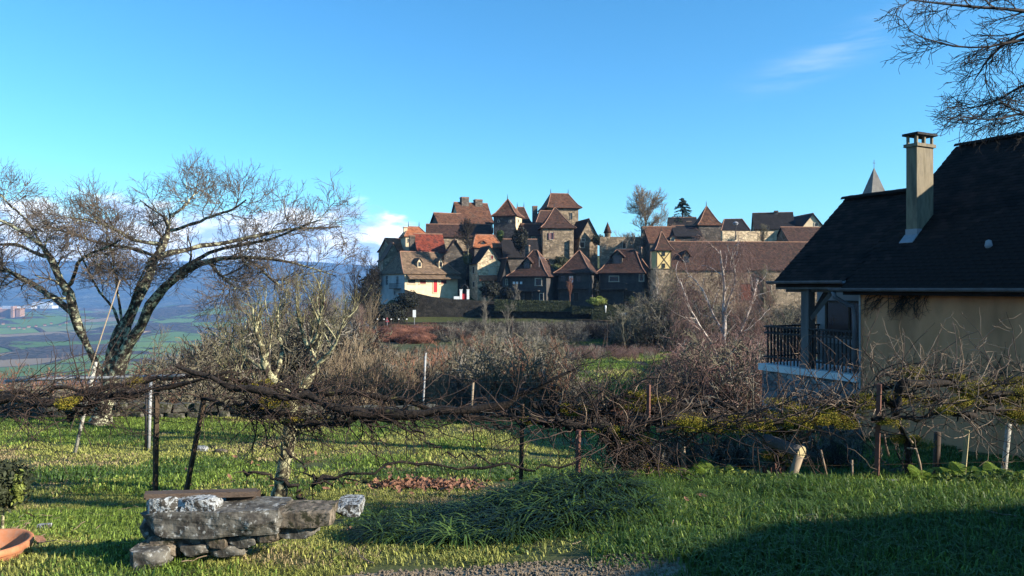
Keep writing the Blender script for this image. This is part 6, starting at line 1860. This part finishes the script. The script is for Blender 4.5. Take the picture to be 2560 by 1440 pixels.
vine('rightmost vine with yellow moss cushions and many tan shoots before the near house', [
    ([(2260, 1240, 26), (2255, 1120, 24), (2250, 1010, 26), (2240, 960, 26), (2300, 965, 22), (2400, 975, 20), (2500, 985, 18), (2640, 985, 14)], 7.3, 0),
    ([(2250, 1000, 20), (2180, 1010, 20), (2100, 1025, 18), (2020, 1040, 14), (1960, 1050, 9)], 7.2, 0),
    ([(2180, 1050, 12), (2280, 1040, 14), (2380, 1030, 16), (2480, 1030, 16), (2580, 1040, 14), (2660, 1040, 12)], 6.9, 0),
    ([(2200, 940, 12), (2300, 935, 14), (2400, 955, 14), (2500, 960, 14), (2640, 955, 12)], 8.0, 0),
    ([(2120, 990, 10), (2260, 1000, 12), (2400, 1010, 12), (2520, 1005, 12), (2640, 1020, 10)], 7.7, 0)],
    [dict(spur, per=36), dict(lng, per=24), dict(side, src=2, m='twig_tan'), dict(lng, per=9, up=(0, 0, .62), length=(.35, 1.1), ang=(30, 80), wob=.2, m='twig_tan'), dict(side, src=4, per=3, m='twig_tan', up=(0, 0, .4)), dict(hang, per=3, length=(.15, .5), m='twig_tan')], 55, 230, (.03, .08))
# low trained vine seen against the lawn, with its thin stem
vine('thin low vine crossing the lawn just above the stones', [
    ([(782, 1262, 12), (782, 1222, 10), (786, 1200, 14), (830, 1190, 6), (900, 1170, 6), (1000, 1165, 6), (1100, 1168, 6), (1200, 1172, 7), (1320, 1176, 7), (1380, 1160, 7), (1440, 1156, 6)], 6.6, .2),
    ([(600, 1183, 8), (660, 1186, 7), (710, 1200, 7), (740, 1228, 8), (765, 1262, 7)], 6.5, 0),
    ([(786, 1202, 6), (760, 1165, 4), (700, 1130, 4), (650, 1090, 3)], 6.6, .4),
    ([(790, 1205, 6), (850, 1203, 4), (900, 1206, 4), (950, 1210, 4), (980, 1196, 3)], 6.6, -.3),
    ([(1020, 1060, 7), (1080, 1110, 5), (1130, 1140, 5), (1200, 1150, 4), (1300, 1180, 3)], 7.2, 0)],
    [dict(spur, per=7, length=(.04, .12), rmin=.003, rmax=.005), dict(side, src=0, per=6, length=(.1, .35))], 56)

# dried creeper on the near house wall
rgc = np.random.default_rng(5)
def wallpt(px, py):
    r = (px - 1280) / F
    # wall plane s = .33 (just off the render)
    x0 = 8.9 + .8926 * .31; y0 = 12.9 + .4508 * .31
    t = (x0 - r * y0) / (.4508 + r * .8926)
    Y = y0 + .8926 * t
    return (x0 - .4508 * t, Y, CZ - (py - 720) / F * Y)
cr = empty('dried_creeper', (0, 0, 0)); tag(cr, 'dried brown creeper clinging under the gutter of the orange-beige wall', 'creeper')
P, R = [], []
for k in range(46):
    x0 = rgc.uniform(2170, 2330); y0 = rgc.uniform(728, 745)
    pts = [(x0, y0)]; a = rgc.uniform(1.6, 2.6)
    for j in range(7):
        a += rgc.normal(0, .25); q = pts[-1]; st = rgc.uniform(4, 13)
        pts.append((max(2162, q[0] + math.cos(a) * st), q[1] + math.sin(a) * st))
    P.append([wallpt(*p) for p in pts]); R.append(np.linspace(.008, .003, 8))
for k in range(22):
    x0 = rgc.uniform(2200, 2560); y0 = 960
    pts = [(x0, y0)]; a = -1.57 + rgc.normal(0, .4)
    for j in range(7):
        a += rgc.normal(0, .35); q = pts[-1]; st = rgc.uniform(8, 20)
        pts.append((max(2165, q[0] + math.cos(a) * st), q[1] + math.sin(a) * st))
    P.append([wallpt(*p) for p in pts]); R.append(np.linspace(.010, .003, 8))
P = np.array(P); R = np.array(R)
C = children(rgc, P, R, 6, (.1, .3), 4, (30, 70), .1, (0, 0, -.1), .2, .6, .003, .006)
V, Q = merge([tubes(P, R, 4), tubes(C[0], C[1], 3)]); add_mesh('stems', V, Q, M['twig_dark'], cr)['kind'] = 'stuff'

# ------------------------------------------------------------------ log, stump, cut sticks
A, B_ = W(1912, 1097, 7.35), W(2004, 1132, 7.0)
lg = MB().tube([A, A.lerp(B_, .3), A.lerp(B_, .65), B_], [.050, .058, .055, .066], 12).build('cut_log', M['beam_grey'], None, True); tag(lg, 'grey barkless log with a pale sawn end resting on a leaning stake', 'log')
d = (B_ - A).normalized()
e = B_ + d * .003
u = d.cross(Vector((0, 0, 1))).normalized(); v = d.cross(u)
MB().poly([e + (u * math.cos(t) + v * math.sin(t)) * .064 for t in [2 * math.pi * k / 16 for k in range(16)]], [tuple(range(16))]).build('sawn_end', M['cut_wood'], lg)
post('wooden_stake', 'leaning barkless stake carrying the grey log', (1968, 1228), (1998, 1140), 22, 6.98, 'stake', group=None)
st = empty('rotten_stump', (W(1935, 1200, 7.1).x, 7.1, t1(2.5, 7.1))); tag(st, 'ragged reddish rotten stump left of the leaning stake', 'stump')
mb = MB()
for k in range(26):
    a = random.uniform(0, 6.28); r = random.uniform(.02, .10); h = random.uniform(.06, .17)
    mb.tube([(math.cos(a) * r, math.sin(a) * r * .7, -.05), (math.cos(a) * r * 1.1, math.sin(a) * r * .8, h), (math.cos(a) * r * 1.2 + random.uniform(-.02, .02), math.sin(a) * r * .8, h + .02)], [.018, .012, .004], 5)
mb.build('splinters', M['rust'], st)['kind'] = 'stuff'
for i, (pts, lab) in enumerate((([(2052, 1125), (2060, 1160), (2068, 1195), (2085, 1225)], 'bent pale cane stub left of the reddish iron post'), ([(2268, 1120), (2290, 1122), (2300, 1160), (2304, 1190)], 'hooked pale cane right of the reddish iron post'), ([(2210, 1085), (2214, 1110), (2222, 1140)], 'short pale cane hanging beside the reddish iron post'), ([(2130, 1150), (2131, 1222)], 'thin straight stick in the dark hollow'), ([(2256, 1060), (2268, 1090), (2282, 1108)], 'curled cane hanging from the right vine'))):
    o = MB().tube([W(a, b_, 7.05) for a, b_ in pts], [.010] * len(pts), 6).build('dead_cane', M['twig_tan'], None, True); tag(o, lab, 'cane', 'dead canes before the dark hollow')

# ------------------------------------------------------------------ roadside things below the village
def sign(name, label, px, y0, y1, w, h, m, Y, cat='sign', shape='box'):
    A = W(px, y1, Y); r = empty(name, A); tag(r, label, cat)
    H = (y1 - y0) / F * Y
    MB().tube([(0, 0, -2.5), (0, 0, H)], .05, 6).build('post', M['metal'], r)
    ww, hh = w / F * Y / 2, h / F * Y
    if shape == 'box':
        MB().box(-ww, ww, -.06, -.052, H - hh, H).build('panel', M[m], r)
    else:
        MB().poly([(-ww, -.06, H - hh), (ww, -.06, H - hh), (0, -.06, H), (-ww, -.04, H - hh), (ww, -.04, H - hh), (0, -.04, H)], [(0, 1, 2), (5, 4, 3), (0, 3, 4, 1), (1, 4, 5, 2), (2, 5, 3, 0)]).build('panel', M['door_red'], r)
        MB().poly([(-ww * .62, -.066, H - hh * .86), (ww * .62, -.066, H - hh * .86), (0, -.066, H - hh * .25)], [(0, 1, 2)]).build('face', M[m], r)
    return r
sign('road_sign', 'white rectangular sign board below the village', 1036, 775, 806, 8, 18, 'white_paint', 119)
sign('warning_sign', 'small triangular warning sign seen among the dark bushes', 968, 793, 806, 11, 12, 'metal', 118, shape='tri')
for i, px in enumerate((944, 960, 978, 997, 1017)):
    A = W(px, 808, 117.5); o = MB().box(-.07, .07, -.07, .07, -1.2, .55).build('bollard', M['wood_dark'], None, loc=A)
    tag(o, '%s of the five short white-topped bollards by the road' % ('first from the left', 'second from the left', 'middle one', 'fourth from the left', 'rightmost')[i], 'bollard', 'white-topped bollards by the road')
    MB().box(-.08, .08, -.08, .08, .55, .72).build('cap', M['white_paint'], o)
M['orange'] = mat('orange_plastic', (.70, .20, .02), (.62, .17, .02), 4, rough=.5)
A = W(1582, 797, 118); o = MB().lathe([(.32, 0), (.32, .06), (.20, .06), (.05, .95), (0.001, .95)], 14).build('traffic_cone', M['orange'], None, loc=A); o.rotation_euler = (0, -.35, 0)
tag(o, 'tilted orange cone beside the road below the hedges', 'cone')
o = MB().box(-.75, .75, -.04, .04, .55, .95).build('road_barrier', M['white_paint'], None, loc=W(1562, 797, 118)); tag(o, 'low white barrier board left of the orange cone', 'barrier')
for x_ in (-.6, .6):
    MB().box(x_ - .04, x_ + .04, -.039, .039, -1, .549).build('leg', M['metal'], o)
for i, (px, py) in enumerate(((1514, 774), (1595, 776))):
    o = MB().lathe([(.001, .7), (.12, .66), (.15, .4), (.10, .2), (.07, -.5), (.001, -.5)], 10).build('white_marker', M['white_paint'], None, True, loc=W(px, py, 122)); tag(o, ('small white marker before the pale topped hedge', 'small white marker right of the clipped shrubs')[i], 'marker')
# sheets of verge grass by the road (bright line under the wall)

rgw = np.random.default_rng(91)
n = 420; x = rgw.uniform(-6, 2.2, n); y = rgw.uniform(4.6, 12, n)
ok = np.abs(x) < y * .72; x, y = x[ok], y[ok]; n = len(x)
scatter('lawn_weeds', 'broad-leaved weeds and clover tufts scattered through the lawn', 'weeds', np.stack([x, y, T(x, y) + .012], -1), np.stack([rgw.normal(0, .2, n), rgw.normal(0, .2, n), rgw.uniform(0, 6, n)], -1), rgw.uniform(.03, .085, n), rgw.integers(0, 3, n), [leafball_mesh('lawn_weed_%d' % q, 10 + q, M[('leaf_green', 'grass_d', 'leaf_yellow')[q]], 26, (1, 1, .45), .30, .2) for q in range(3)])
n = 150; x = rgw.uniform(-5, 4, n); y = rgw.uniform(4.5, 9, n)
def stick_mesh(q):
    r = np.random.default_rng(q); b = MB(); p = Vector((-1, 0, 0)); pts = [p]
    for k in range(5):
        p = p + Vector((.4, r.normal(0, .12), r.normal(0, .05))); pts.append(p)
    b.tube(pts, .035, 4)
    me = bpy.data.meshes.new('stick'); me.from_pydata(b.v, [], b.f); me.materials.append(M['twig_tan']); return me
scatter('fallen_twigs', 'small dead twigs and straw lying in the grass', 'twigs', np.stack([x, y, T(x, y) + .045], -1), np.stack([rgw.normal(0, .15, n), rgw.normal(0, .15, n), rgw.uniform(0, 6, n)], -1), rgw.uniform(.03, .12, n), rgw.integers(0, 3, n), [stick_mesh(q) for q in range(3)])
